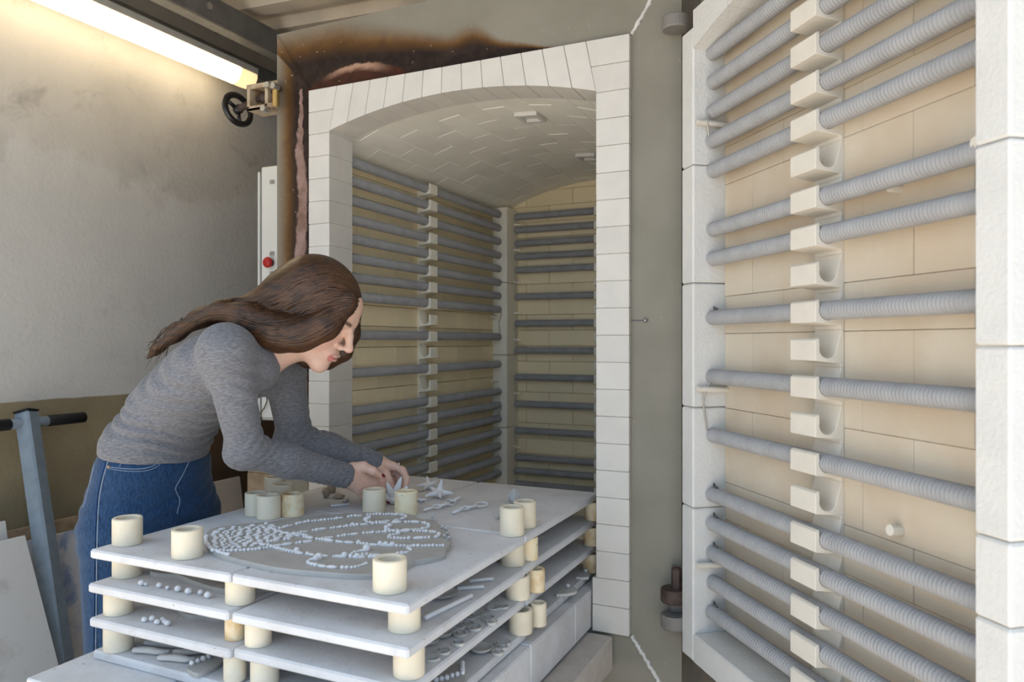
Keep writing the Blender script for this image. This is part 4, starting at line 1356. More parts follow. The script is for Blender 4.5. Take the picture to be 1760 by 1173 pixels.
# ------------------------------------------------------------------ trolley handle, boards at the wall
def handle():
    top, bot = at_x(45, 709, -2.435), Vector(pz(131, 1315, 2.2))
    bot.z = 0.0
    root = empty('trolley_handle', bot, 'blue-grey steel T-handle of a hand trolley leaning by the wall', 'trolley handle')
    d = (top - bot); Lh = d.length
    zq = d.normalized()
    xq = Vector((0, 1, 0)); xq = (xq - zq * xq.dot(zq)).normalized()
    yq = zq.cross(xq)
    M = Matrix(((xq.x, yq.x, zq.x, bot.x), (xq.y, yq.y, zq.y, bot.y), (xq.z, yq.z, zq.z, bot.z), (0, 0, 0, 1))) @ Matrix.Rotation(0.35, 4, 'Z')
    MB().box(-0.026, 0.026, -0.026, 0.026, 0.0, Lh, M).build('pole', MT['blue_steel'], root, bevel=0.006)
    MB().box(-0.027, 0.027, -0.027, 0.027, Lh, Lh + 0.006, M).build('end_cap', MT['black_rubber'], root, bevel=0.002)
    MB().box(-0.024, 0.024, 0.03, 0.07, 0.0, Lh * 0.42, M).build('brace', MT['dark_steel'], root, bevel=0.004)
    cz = top - zq * 0.035
    def bar(y0, y1, r, nm, mt):
        M2 = Matrix.Translation(cz + Vector((0, y0, 0.0))) @ Matrix.Rotation(-math.pi / 2, 4, 'X')
        auto_smooth(MB().lathe([(r - 0.003, 0), (r, 0.003), (r, y1 - y0 - 0.003), (r - 0.003, y1 - y0)], M2, 20).build(nm, mt, root), 50)
    bar(-0.075, 0.085, 0.0165, 'cross_bar', MT['blue_steel'])
    bar(0.062, 0.195, 0.0185, 'grip', MT['black_rubber'])
    bar(-0.190, -0.055, 0.0185, 'grip', MT['black_rubber'])
handle()
def board(name, TR, BR, w, th, mat, label, cat='board'):
    """leaning sheet: right edge TR-BR, running w sideways"""
    TR, BR, w = Vector(TR), Vector(BR), Vector(w)
    nrm = (TR - BR).cross(w).normalized()
    if nrm.x < 0: nrm = -nrm
    vs = [BR, TR, TR + w, BR + w]
    vs = vs + [p + nrm * th for p in vs]
    o = MB().add(vs, [(0, 1, 2, 3), (4, 7, 6, 5), (0, 4, 5, 1), (1, 5, 6, 2), (2, 6, 7, 3), (3, 7, 4, 0)]).build(name, mat, bevel=0.003)
    zmin = min(v_.co.z for v_ in o.data.vertices)
    for v_ in o.data.vertices: v_.co.z -= min(0.0, zmin) - 0.001
    return tag(o, label, cat)
board('kiln_board', at_x(39, 923, -2.30), Vector((-2.0, at_x(145, 1338, -2.0).y, 0.012)), (0, -0.55, 0.0), 0.016, MT['white_board'], 'scuffed white board leaning at the left edge in front of the trolley handle')
board('kiln_board', at_x(6, 897, -2.36), Vector((-2.12, at_x(60, 1330, -2.12).y, 0.012)), (0, -0.45, 0.0), 0.014, MT['white_board'], 'white board mostly hidden behind the scuffed one at the left edge')
board('kiln_board', at_x(215, 890, -2.39), Vector((-2.27, at_x(215, 890, -2.39).y, 0.012)), (0, -0.46, 0.0), 0.012, MT['blue_board'], 'white board with blue stains behind the trolley handle')
board('timber_board', at_x(215, 868, -2.44), Vector((-2.34, at_x(215, 868, -2.44).y, 0.012)), (0, -0.52, 0.0), 0.014, MT['wood'], 'bare timber board whose top shows above the blue-stained board')
board('kiln_board', at_x(408, 820, -2.33), Vector((-2.22, at_x(408, 820, -2.33).y, 0.012)), (0, -0.40, 0.0), 0.016, MT['board_beige'], 'beige board leaning behind the woman near the kiln')
board('brown_panel', at_x(474, 722, -2.45), Vector((-2.36, at_x(474, 722, -2.45).y, 0.012)), (0, -0.72, 0.0), 0.012, MT['brown_board'], 'dark brown panel leaning on the wall below the control cabinet', 'panel')
def crate():
    a = at_x(415, 813, -2.20)
    x0, x1, y0, y1, z1 = -2.20, -1.84, a.y + 0.03, a.y + 0.36, a.z
    root = empty('wooden_crate', ((x0 + x1) / 2, (y0 + y1) / 2, 0), 'bare wooden crate between the brown panel and the kiln', 'crate')
    nb = 6
    for k in range(nb):
        zz0, zz1 = 0.003 + z1 * k / nb, z1 * (k + 1) / nb - 0.004
        MB().box(x0, x1, y0, y0 + 0.015, zz0, zz1).build('slat', MT['wood'], root, bevel=0.002)
        MB().box(x0, x1, y1 - 0.015, y1, zz0, zz1).build('slat', MT['wood'], root, bevel=0.002)
        MB().box(x1 - 0.015, x1, y0 + 0.016, y1 - 0.016, zz0, zz1).build('slat', MT['wood'], root, bevel=0.002)
        MB().box(x0, x0 + 0.015, y0 + 0.016, y1 - 0.016, zz0, zz1).build('slat', MT['wood'], root, bevel=0.002)
    MB().box(x0 + 0.001, x1 - 0.001, y0 + 0.001, y1 - 0.001, z1 - 0.003, z1 + 0.012).build('lid', MT['wood'], root, bevel=0.002)
crate()

# ------------------------------------------------------------------ the woman
# bodies are grown as one continuous surface from a distance field (smooth unions), then meshed
class Field:
    def __init__(self, lo, hi, h):
        self.lo = np.array(lo, dtype=np.float32); self.h = h
        self.n = np.ceil((np.array(hi) - np.array(lo)) / h).astype(int) + 1
        self.a = np.full(self.n, 0.06, dtype=np.float32)
    def _win(self, lo, hi):
        i0 = np.clip(np.floor((np.array(lo) - self.lo) / self.h).astype(int), 0, self.n)
        i1 = np.clip(np.ceil((np.array(hi) - self.lo) / self.h).astype(int) + 1, 0, self.n)
        sl = tuple(slice(a, b) for a, b in zip(i0, i1))
        if any(b <= a for a, b in zip(i0, i1)): return None, None
        g = [self.lo[k] + self.h * np.arange(i0[k], i1[k], dtype=np.float32) for k in range(3)]
        P = np.stack(np.meshgrid(*g, indexing='ij'), -1)
        return sl, P
    def put(self, fn, lo, hi, k=0.01, mode='add'):
        m = k + 0.02
        sl, P = self._win(np.array(lo) - m, np.array(hi) + m)
        if sl is None: return
        d = fn(P).astype(np.float32)
        a = self.a[sl]
        if mode == 'add':
            h = np.clip(0.5 + 0.5 * (a - d) / k, 0, 1)
            self.a[sl] = a * (1 - h) + d * h - k * h * (1 - h)
        else:
            d = -d
            h = np.clip(0.5 - 0.5 * (a - d) / k, 0, 1)
            self.a[sl] = a * (1 - h) + d * h + k * h * (1 - h)
    def cap(self, a, b, ra, rb, k=0.01, mode='add'):
        a, b = np.array(a, dtype=np.float32), np.array(b, dtype=np.float32)
        def fn(P):
            ab = b - a
            t = np.clip(((P - a) @ ab) / max(float(ab @ ab), 1e-12), 0, 1)
            q_ = P - a - t[..., None] * ab
            return np.sqrt((q_ * q_).sum(-1)) - (ra + (rb - ra) * t)
        R = max(ra, rb)
        self.put(fn, np.minimum(a, b) - R, np.maximum(a, b) + R, k, mode)
    def chain(self, pts, rs, k=0.01):
        for i in range(len(pts) - 1):
            self.cap(pts[i], pts[i + 1], rs[i], rs[i + 1], k)
    def ell(self, c, ax, s, k=0.01, mode='add'):
        """ellipsoid: centre c, rows of ax the three unit axes, semi-axes s"""
        c = np.array(c, dtype=np.float32); A = np.array(ax, dtype=np.float32); s = np.array(s, dtype=np.float32)
        def fn(P):
            q_ = (P - c) @ A.T
            k0 = np.sqrt(((q_ / s) ** 2).sum(-1))
            k1 = np.sqrt(((q_ / (s * s)) ** 2).sum(-1)) + 1e-9
            return k0 * (k0 - 1.0) / k1
        ext = np.sqrt(((A * s[:, None]) ** 2).sum(0))
        self.put(fn, c - ext, c + ext, k, mode)
    def mesh(self, name, smooth_it=1):
        a = self.a; h = self.h
        ins = a < 0
        c8 = None
        # surface nets
        shp = np.array(a.shape) - 1
        cnt = np.zeros(shp, dtype=np.int8)
        for dx in (0, 1):
            for dy in (0, 1):
                for dz in (0, 1):
                    cnt += ins[dx:dx + shp[0], dy:dy + shp[1], dz:dz + shp[2]]
        act = (cnt > 0) & (cnt < 8)
        idx = np.argwhere(act)
        vid = np.full(shp, -1, dtype=np.int32)
        vid[act] = np.arange(len(idx))
        acc = np.zeros((len(idx), 3)); num = np.zeros(len(idx))
        corners = [(x, y, z) for x in (0, 1) for y in (0, 1) for z in (0, 1)]
        for c0 in corners:
            for ax in range(3):
                if c0[ax] == 0:
                    c1 = list(c0); c1[ax] = 1
                    v0 = a[idx[:, 0] + c0[0], idx[:, 1] + c0[1], idx[:, 2] + c0[2]].astype(np.float64)
                    v1 = a[idx[:, 0] + c1[0], idx[:, 1] + c1[1], idx[:, 2] + c1[2]].astype(np.float64)
                    m = (v0 < 0) != (v1 < 0)
                    t = np.where(m, v0 / np.where(m, v0 - v1, 1), 0)
                    p = np.array(c0, float)[None] + 0.0
                    p = np.repeat(p, len(idx), 0); p[:, ax] += t
                    acc += np.where(m[:, None], p, 0); num += m
        verts = self.lo + h * (idx + acc / num[:, None])
        faces = []
        for ax in range(3):
            o = [1, 1, 1]; o[ax] = 0
            s0 = [slice(1, None)] * 3; s0[ax] = slice(0, -1)
            s1 = [slice(1, None)] * 3; s1[ax] = slice(1, None)
            A = ins[tuple(slice(1 if k != ax else 0, shp[k]) for k in range(3))]
            B = ins[tuple(slice(1 if k != ax else 1, shp[k] + (1 if k == ax else 0)) for k in range(3))]
            e = np.argwhere(A != B)
            flip = A[tuple(e.T)]
            base = e.copy()
            for k in range(3):
                if k != ax: base[:, k] += 1
            u, w = (ax + 1) % 3, (ax + 2) % 3
            def cell(du, dw):
                q_ = base.copy(); q_[:, u] -= du; q_[:, w] -= dw
                return vid[tuple(q_.T)]
            f = np.stack([cell(1, 1), cell(0, 1), cell(0, 0), cell(1, 0)], 1)
            f[~flip] = f[~flip][:, ::-1]
            faces.append(f)
        faces = np.concatenate(faces)
        faces = faces[(faces >= 0).all(1)]
        for _ in range(smooth_it):
            s = np.zeros_like(verts); n_ = np.zeros(len(verts))
            for k in range(4):
                j = (k + 1) % 4
                np.add.at(s, faces[:, k], verts[faces[:, j]]); np.add.at(s, faces[:, j], verts[faces[:, k]])
                np.add.at(n_, faces[:, k], 1); np.add.at(n_, faces[:, j], 1)
            verts = verts * 0.5 + 0.5 * s / n_[:, None]
        me = bpy.data.meshes.new(name)
        me.vertices.add(len(verts)); me.vertices.foreach_set('co', verts.astype(np.float32).ravel())
        me.loops.add(len(faces) * 4); me.loops.foreach_set('vertex_index', faces.astype(np.int32).ravel())
        me.polygons.add(len(faces))
        me.polygons.foreach_set('loop_start', np.arange(0, len(faces) * 4, 4, dtype=np.int32))
        me.polygons.foreach_set('loop_total', np.full(len(faces), 4, dtype=np.int32))
        me.polygons.foreach_set('use_smooth', np.ones(len(faces), dtype=bool))
        me.update(calc_edges=True)
        me.validate()
        return me, verts
def unit(v):
    v = np.array(v, float)
    return v / np.linalg.norm(v)
def frame(fwd, upish):
    f = unit(fwd); r = unit(np.cross(f, upish)); u = np.cross(r, f)
    return r, f, u

# --- pose (joints placed where the photo shows them)
J = {}
J['hipc'] = np.array((-1.545, 1.245, 0.90))
J['neck'] = np.array(pz(448, 583, 1.70))
J['sh_n'] = np.array(pz(388, 602, 1.565))
J['sh_f'] = np.array(pz(486, 628, 1.835))
J['el_n'] = np.array(pz(423, 774, 1.625))
J['wr_n'] = np.array(pz(592, 818, 1.80))
J['el_f'] = np.array(pz(508, 757, 1.90))
J['wr_f'] = np.array(pz(646, 797, 1.945))
HC = np.array(pz(546, 536, 1.716))                      # head centre
hf = np.array((0.985, 0.17, 0)) * math.cos(math.radians(34)) + np.array((0, 0, -1)) * math.sin(math.radians(34))
hr, hf, hu = frame(hf, (0, 0, 1))                       # right (towards the camera), forward, up
# roll a little so that the crown tips towards the camera's right
HA = np.array([hr, hf, hu])
def hp(r, f, u):
    return HC + r * hr + f * hf + u * hu

# --- skin: head, neck, torso core, arms and hands in one surface
B = Field((-1.62, 0.98, 0.80), (-0.98, 1.78, 1.46), 0.0030)
B.ell(hp(0, -0.014, 0.026), HA, (0.071, 0.090, 0.082), 0.01)
B.ell(hp(0, 0.026, -0.026), HA, (0.060, 0.062, 0.082), 0.02)
B.ell(hp(0, 0.050, 0.040), HA, (0.056, 0.040, 0.048), 0.02)
for s in (-1, 1):
    B.cap(hp(s * 0.048, 0.005, -0.058), hp(s * 0.012, 0.070, -0.096), 0.018, 0.015, 0.02)
    B.ell(hp(s * 0.034, 0.058, -0.030), HA, (0.024, 0.024, 0.026), 0.018)
B.ell(hp(0, 0.072, -0.098), HA, (0.019, 0.018, 0.017), 0.015)
B.ell(hp(0, 0.074, -0.062), HA, (0.030, 0.022, 0.024), 0.014)
for s in (-1, 1):
    B.ell(hp(s * 0.032, 0.104, 0.006), HA, (0.021, 0.020, 0.014), 0.014, 'sub')
    B.ell(hp(s * 0.031, 0.0745, 0.003), HA, (0.0145, 0.0135, 0.0115), 0.005)
    B.cap(hp(s * 0.012, 0.088, 0.022), hp(s * 0.050, 0.074, 0.024), 0.0075, 0.006, 0.012)
B.chain([hp(0, 0.084, 0.020), hp(0, 0.098, -0.002), hp(0, 0.113, -0.025)], [0.0080, 0.0078, 0.0092], 0.010)
B.ell(hp(0, 0.113, -0.028), HA, (0.0100, 0.0095, 0.0085), 0.007)
for s in (-1, 1):
    B.ell(hp(s * 0.0115, 0.098, -0.033), HA, (0.0075, 0.0100, 0.0070), 0.006)
B.ell(hp(0, 0.0945, -0.0590), HA, (0.0215, 0.0085, 0.0052), 0.004)
B.ell(hp(0, 0.0925, -0.0685), HA, (0.0185, 0.0095, 0.0058), 0.004)
B.cap(hp(-0.020, 0.098, -0.0636), hp(0.020, 0.098, -0.0636), 0.0022, 0.0022, 0.003, 'sub')
# neck and trunk
B.cap(hp(0, -0.030, -0.050), J['neck'] + np.array((-0.03, 0, -0.02)), 0.050, 0.056, 0.03)
B.cap(hp(0, 0.005, -0.070), J['neck'] + np.array((0.005, 0.0, -0.045)), 0.036, 0.045, 0.03)
mid = np.array(pz(345, 660, 1.72))
B.cap(J['neck'], mid, 0.055, 0.055, 0.03)
B.cap(J['sh_n'], J['sh_f'], 0.042, 0.042, 0.03)
B.cap(mid, J['hipc'] + np.array((0.02, 0, 0.06)), 0.055, 0.06, 0.03)
for s in ('n', 'f'):
    B.cap(J['sh_' + s], J['el_' + s], 0.036, 0.028, 0.02)
    B.chain([J['el_' + s], J['el_' + s] * 0.65 + J['wr_' + s] * 0.35, J['wr_' + s]], [0.028, 0.028, 0.0235], 0.02)
# near (right) hand
def V(px, py, Z): return np.array(pz(px, py, Z))
DZ = 0.055
def RH(px, py, Z): return V(px, py, Z + DZ)
w0 = J['wr_n']
mcp = [RH(636, 815, 1.805), RH(642, 829, 1.805), RH(637, 843, 1.795), RH(626, 853, 1.785)]
for m_, r0, r1 in zip(mcp, (0.019, 0.019, 0.018, 0.016), (0.0125, 0.0125, 0.0115, 0.0105)):
    B.cap(w0, m_, r0, r1, 0.016)
fing_r = [(0.0112, 0.0098, 0.0088, 0.0070), (0.0112, 0.0098, 0.0088, 0.0070), (0.0105, 0.0092, 0.0083, 0.0066), (0.0094, 0.0082, 0.0074, 0.0060)]
rf = [[mcp[0], RH(655, 827, 1.825), RH(663, 842, 1.835), RH(667, 853, 1.84)],
      [mcp[1], RH(656, 844, 1.825), RH(663, 853, 1.832), RH(666, 861, 1.835)],
      [mcp[2], RH(650, 853, 1.81), RH(655, 858, 1.815), RH(656, 862, 1.815)],
      [mcp[3], RH(638, 860, 1.79), RH(642, 861, 1.795), RH(643, 864, 1.795)]]
for c_, rr_ in zip(rf, fing_r):
    B.chain(c_, rr_, 0.004)
rth = [RH(606, 806, 1.765), RH(624, 803, 1.765), RH(641, 810, 1.770), RH(655, 819, 1.785)]
B.chain(rth, (0.0165, 0.0130, 0.0104, 0.0076), 0.006)
# far (left) hand, fingers arched down over the clay flower
w1 = J['wr_f']
lm = [V(675, 802, 1.945), V(671, 806, 1.965), V(665, 811, 1.98), V(658, 815, 1.99)]
for m_, r0, r1 in zip(lm, (0.018, 0.018, 0.017, 0.016), (0.0125, 0.0125, 0.0115, 0.0105)):
    B.cap(w1, m_, r0, r1, 0.016)
lf_ = [[lm[0], V(692, 809, 1.935), V(699, 824, 1.925), V(696, 839, 1.915)],
       [lm[1], V(686, 816, 1.965), V(689, 830, 1.955), V(684, 842, 1.945)],
       [lm[2], V(677, 823, 1.985), V(679, 837, 1.975), V(674, 847, 1.965)],
       [lm[3], V(666, 826, 1.995), V(667, 839, 1.985), V(664, 848, 1.975)]]
for c_, rr_ in zip(lf_, fing_r):
    B.chain(c_, rr_, 0.004)
lth = [V(652, 805, 1.935), V(662, 815, 1.915), V(668, 827, 1.905), V(674, 838, 1.905)]
B.chain(lth, (0.0155, 0.0125, 0.0102, 0.0074), 0.006)
body, bv = B.mesh('person', 1)

# colours of skin, lips, brows, lashes and nails as a vertex attribute
def near(p, r):
    return np.clip(1.5 - np.sqrt(((bv - p) ** 2).sum(1)) / r * 1.5, 0, 1)
def seg_near(a, b, r):
    ab = b - a
    t = np.clip(((bv - a) @ ab) / (ab @ ab), 0, 1)
    q_ = bv - a - t[:, None] * ab
    return np.clip((r - np.sqrt((q_ * q_).sum(1))) / (r * 0.45), 0, 1)
colr = np.tile(np.array((0.66, 0.43, 0.335)), (len(bv), 1))
def blend(m, c_):
    global colr
    colr = colr * (1 - m[:, None]) + np.array(c_)[None] * m[:, None]
for s in (-1, 1):
    blend(near(hp(s * 0.045, 0.068, -0.030), 0.042) * 0.30, (0.62, 0.27, 0.22))
blend(near(hp(0, 0.118, -0.028), 0.018) * 0.25, (0.62, 0.28, 0.22))
blend(seg_near(hp(-0.019, 0.094, -0.0615), hp(0.019, 0.094, -0.0615), 0.0075), (0.46, 0.15, 0.14))
blend(seg_near(hp(-0.017, 0.094, -0.0690), hp(0.017, 0.094, -0.0690), 0.0075), (0.50, 0.17, 0.15))
for s in (-1, 1):
    blend(seg_near(hp(s * 0.016, 0.096, 0.0235), hp(s * 0.034, 0.089, 0.0280), 0.0060) * 0.95, (0.10, 0.055, 0.03))
    blend(seg_near(hp(s * 0.034, 0.089, 0.0280), hp(s * 0.052, 0.074, 0.0240), 0.0050) * 0.9, (0.10, 0.055, 0.03))
    blend(seg_near(hp(s * 0.020, 0.088, -0.0040), hp(s * 0.044, 0.076, -0.0050), 0.0055) * 1.0, (0.04, 0.03, 0.02))
knk = [(0.52, 0.29, 0.22)]
for c_ in mcp + [f[1] for f in rf] + [f[1] for f in lf_]:
    blend(near(c_, 0.014) * 0.35, (0.58, 0.30, 0.24))
at_ = body.color_attributes.new('skin_tint', 'FLOAT_COLOR', 'POINT')
at_.data.foreach_set('color', np.concatenate([colr, np.ones((len(bv), 1))], 1).astype(np.float32).ravel())
m, nt, b = new_mat('skin')
vc = N(nt, 'ShaderNodeVertexColor'); vc.layer_name = 'skin_tint'
c = mixc(nt, mth(nt, 'MULTIPLY', ramp(nt, noise(nt, 60, 3), 0.4, 0.7), 0.10), vc.outputs['Color'], (0.50, 0.26, 0.20))
L(nt, c, b.inputs['Base Color'])
b.inputs['Roughness'].default_value = 0.5
b.inputs['Subsurface Weight'].default_value = 0.12
b.inputs['Subsurface Radius'].default_value = (0.9, 0.35, 0.2)
b.inputs['Subsurface Scale'].default_value = 0.006
bump(nt, b, noise(nt, 420, 3), 0.10, 0.001)
body.materials.append(m)
person = bpy.data.objects.new('person', body)
link(person)
tag(person, 'woman with long brown hair in grey sweater and blue jeans leaning over the cart', 'person')

# nails and rings
MT['nail'] = simple('dark_red_nail', (0.16, 0.006, 0.02), 0.22, 0.02, 60, 0, spec=0.6)
def nail(tip, prev, out, r):
    tip, prev, out = Vector(tip), Vector(prev), Vector(out)
    d = (tip - prev).normalized()
    o = (out - d * out.dot(d)).normalized()
    s = d.cross(o)
    M = Matrix((s, d, o)).transposed()
    c_ = tip + o * r * 0.92 + d * r * 0.15
    MB().ball(c_, r, M, 12, 8, (0.80, 1.25, 0.42)).build('fingernail', MT['nail'], person, smooth=True).location = (0, 0, 0)
camv = Vector((0, 0, CAM_Z))
nail(rth[3], rth[2], (camv - Vector(rth[3])).normalized() + Vector((0, 0, 0.9)), 0.0064)
nail(rf[1][3], rf[1][2], (camv - Vector(rf[1][3])).normalized() + Vector((0.5, 0.1, 0.0)), 0.0060)
nail(rf[0][3], rf[0][2], (camv - Vector(rf[0][3])).normalized() + Vector((0.5, 0.1, 0.3)), 0.0058)
for f in lf_[:2]:
    nail(f[3], f[2], Vector((0.9, 0.35, 0.2)), 0.0058)
a_, b_ = Vector(lf_[0][0]), Vector(lf_[0][1])
rc = a_.lerp(b_, 0.62)
rg = MB()
torus(rg, rc, 0.0118, 0.0014, (b_ - a_).to_track_quat('Z', 'Y').to_matrix(), 24, 8)
rg.ball(rc + Vector((0, 0, 0.0125)), 0.0036, None, 10, 6)
rg.build('finger_ring', MT['silver'], person, smooth=True).location = (0, 0, 0)

# --- sweater
def fabric(name, c1, c2, scale, stretch, bstr):
    m, nt, b = new_mat(name)
    b.inputs['Roughness'].default_value = 0.9
    b.inputs['Specular IOR Level'].default_value = 0.15
    b.inputs['Sheen Weight'].default_value = 0.15
    mp = N(nt, 'ShaderNodeMapping')
    g_ = N(nt, 'ShaderNodeNewGeometry')
    L(nt, g_.outputs['Position'], mp.inputs['Vector'])
    mp.inputs['Rotation'].default_value = stretch[1]
    mp.inputs['Scale'].default_value = stretch[0]
    n1 = noise(nt, scale, 4, 0.6, mp.outputs[0])
    n2 = noise(nt, 14, 4, 0.6)
    c = mixc(nt, ramp(nt, n1, 0.36, 0.64), c1, c2)
    c = mixc(nt, mth(nt, 'MULTIPLY', ramp(nt, n2, 0.4, 0.7), 0.25), c, tuple(x * 0.75 for x in c1))
    L(nt, c, b.inputs['Base Color'])
    bump(nt, b, n1, bstr, 0.002)
    return m
MT['sweater'] = fabric('heather_grey_knit', (0.185, 0.186, 0.200), (0.112, 0.113, 0.125), 330, ((0.32, 0.32, 1.3), (0.0, 0.25, 0.0)), 0.18)
MT['denim'] = fabric('blue_denim', (0.022, 0.060, 0.135), (0.010, 0.031, 0.076), 220, ((1.6, 1.6, 0.35), (0, 0, 0)), 0.25)
S = Field((-1.76, 0.96, 0.84), (-1.04, 1.72, 1.36), 0.0042)
side_lo = np.array((0.05, -1, 0)); side_hi = unit(J['sh_n'] - J['sh_f'])
def trunk(F, px, py, Z, axis, side, half_w, half_d, half_l, k):
    """flattened ellipsoid of the trunk: side to side, front to back, along the spine"""
    a = unit(axis); s = unit(np.array(side) - a * np.dot(side, a)); f = np.cross(s, a)
    F.ell(V(px, py, Z), [s, f, a], (half_w, half_d, half_l), k)
ax1 = np.array((0.35, 0.05, 1.0)); ax2 = np.array((0.9, 0.15, 1.0)); ax3 = np.array((1.0, 0.2, 0.75))
trunk(S, 269, 766, 1.755, (0.2, 0.04, 1.0), side_lo, 0.140, 0.094, 0.090, 0.035)
trunk(S, 301, 710, 1.745, ax1, side_lo, 0.130, 0.078, 0.100, 0.04)
trunk(S, 340, 672, 1.725, ax2, side_lo + 0.5 * side_hi, 0.136, 0.082, 0.105, 0.04)
trunk(S, 382, 634, 1.705, ax3, side_hi, 0.145, 0.082, 0.10, 0.04)
S.cap(J['sh_n'], J['sh_f'], 0.052, 0.050, 0.04)
S.cap(J['neck'] + np.array((-0.035, 0, -0.030)), mid, 0.068, 0.07, 0.03)
# bust
S.ell(V(430, 638, 1.66), np.eye(3), (0.054, 0.054, 0.050), 0.04)
S.ell(V(450, 640, 1.80), np.eye(3), (0.050, 0.050, 0.048), 0.04)
S.cap(J['sh_n'], J['el_n'], 0.050, 0.038, 0.03)
S.chain([J['el_n'], J['el_n'] * 0.6 + J['wr_n'] * 0.4, J['wr_n']], [0.039, 0.037, 0.0305], 0.02)
S.cap(J['sh_f'], J['el_f'], 0.050, 0.042, 0.03)
S.chain([J['el_f'], J['el_f'] * 0.6 + J['wr_f'] * 0.4, J['wr_f']], [0.043, 0.041, 0.0310], 0.02)
# elbows pushed out a little
S.ell(V(410, 782, 1.625), np.eye(3), (0.026, 0.03, 0.024), 0.025)
S.ell(V(492, 757, 1.90), np.eye(3), (0.025, 0.03, 0.025), 0.03)
# openings: hem, cuffs and neckline
S.put(lambda P: (P - np.array((-1.50, 1.24, 0.982), dtype=np.float32)) @ np.array(unit((0.14, 0.05, 1.0)), dtype=np.float32), (-1.76, 0.96, 0.84), (-1.20, 1.6, 0.985), 0.006, 'sub')
dn = unit(J['wr_n'] - J['el_n']); df = unit(J['wr_f'] - J['el_f'])
S.cap(J['wr_n'] + dn * 0.044, J['wr_n'] + dn * 0.11, 0.040, 0.045, 0.004, 'sub')
S.cap(J['wr_f'] + df * 0.044, J['wr_f'] + df * 0.11, 0.040, 0.045, 0.004, 'sub')
nk = unit(HC - J['neck'])
S.ell(J['neck'] + nk * 0.062 + np.array((0.022, 0, -0.002)), frame(nk, (0, 0, 1)), (0.078, 0.058, 0.060), 0.006, 'sub')
sm, sv = S.mesh('sweater', 2)
# folds: ripples round the waist and at the inner elbows, softened elsewhere
nrm = np.zeros(len(sv) * 3, dtype=np.float32); sm.vertices.foreach_get('normal', nrm); nrm = nrm.reshape(-1, 3)
wst = V(268, 748, 1.755)
spine = unit(ax1)
hgt = (sv - wst) @ spine
ph = np.sin(sv[:, 1] * 23 + sv[:, 0] * 11) * 0.9 + np.sin(sv[:, 1] * 41 + 1.3) * 0.5
waist_w = np.exp(-((hgt - 0.035) / 0.065) ** 2)
arm_mask = np.ones(len(sv))
for a_, b_ in ((J['sh_n'], J['el_n']), (J['el_n'], J['wr_n']), (J['sh_f'], J['el_f']), (J['el_f'], J['wr_f'])):
    ab = b_ - a_
    t = np.clip(((sv - a_) @ ab) / (ab @ ab), 0, 1)
    dd_ = np.linalg.norm(sv - a_ - t[:, None] * ab, axis=1)
    arm_mask *= np.clip((dd_ - 0.045) / 0.02, 0, 1)
disp = 0.0040 * np.sin(hgt * 2 * math.pi / 0.026 + 1.6 * ph) * (0.6 + 0.4 * np.sin(sv[:, 1] * 33 + hgt * 40)) * waist_w * arm_mask
disp += 0.0030 * np.sin((sv @ np.array((0.55, -0.2, 0.85))) * 2 * math.pi / 0.046 + 1.7 * np.sin(sv[:, 1] * 19)) * np.exp(-((hgt - 0.16) / 0.08) ** 2) * arm_mask
for e, w_, o_ in (('el_n', 'wr_n', 'sh_n'), ('el_f', 'wr_f', 'sh_f')):
    ctr = J[e] + 0.028 * unit((J[w_] + J[o_]) / 2 - J[e])
    dist = np.linalg.norm(sv - ctr, axis=1)
    dirn = unit(J[w_] - J[o_])
    disp += 0.0030 * np.sin(((sv - ctr) @ dirn) * 2 * math.pi / 0.019 + 2 * np.sin(sv[:, 2] * 60)) * np.exp(-(dist / 0.048) ** 2)
    # gathered sleeves towards the cuff
    a_, b_ = J[e], J[w_]; ab = b_ - a_
    t = ((sv - a_) @ ab) / (ab @ ab)
    dd_ = np.linalg.norm(sv - a_ - np.clip(t, 0, 1)[:, None] * ab, axis=1)
    near_arm = np.clip((0.055 - dd_) / 0.02, 0, 1) * np.clip(t * 3, 0, 1) * (t < 1.2)
    disp += 0.0006 * near_arm * np.sin(t * 95 + 2.2 * np.sin(sv[:, 2] * 70 + sv[:, 0] * 40))
ctr = J['sh_n'] + np.array((0.02, 0.03, -0.06))
dist = np.linalg.norm(sv - ctr, axis=1)
disp += 0.0025 * np.sin(((sv - ctr) @ np.array((0.5, 0.2, 0.85))) * 2 * math.pi / 0.028) * np.exp(-(dist / 0.06) ** 2)
sv2 = sv + nrm * disp[:, None].astype(np.float32)
sm.vertices.foreach_set('co', sv2.astype(np.float32).ravel())
sm.materials.append(MT['sweater'])
sw = bpy.data.objects.new('sweater', sm); link(sw, person)
sw['label'] = 'thin heather grey long-sleeved sweater'
# --- jeans
Jn = Field((-1.78, 1.00, 0.02), (-1.34, 1.50, 1.04), 0.0060)
up = np.array((0.10, 0, 1.0))
def pel(z, xc, yc, hx, hy, hz, k=0.05):
    Jn.ell((xc, yc, z), np.eye(3), (hx, hy, hz), k)
pel(0.965, -1.503, 1.243, 0.095, 0.140, 0.080, 0.03)
pel(0.880, -1.532, 1.258, 0.108, 0.155, 0.110)
pel(0.820, -1.535, 1.260, 0.108, 0.158, 0.100)
for yy, dx in ((1.178, -0.005), (1.345, 0.005)):
    Jn.chain([(-1.530 + dx, yy, 0.80), (-1.515 + dx, yy - 0.005, 0.48), (-1.535 + dx, yy - 0.01, 0.10)], [0.086, 0.076, 0.084], 0.035)
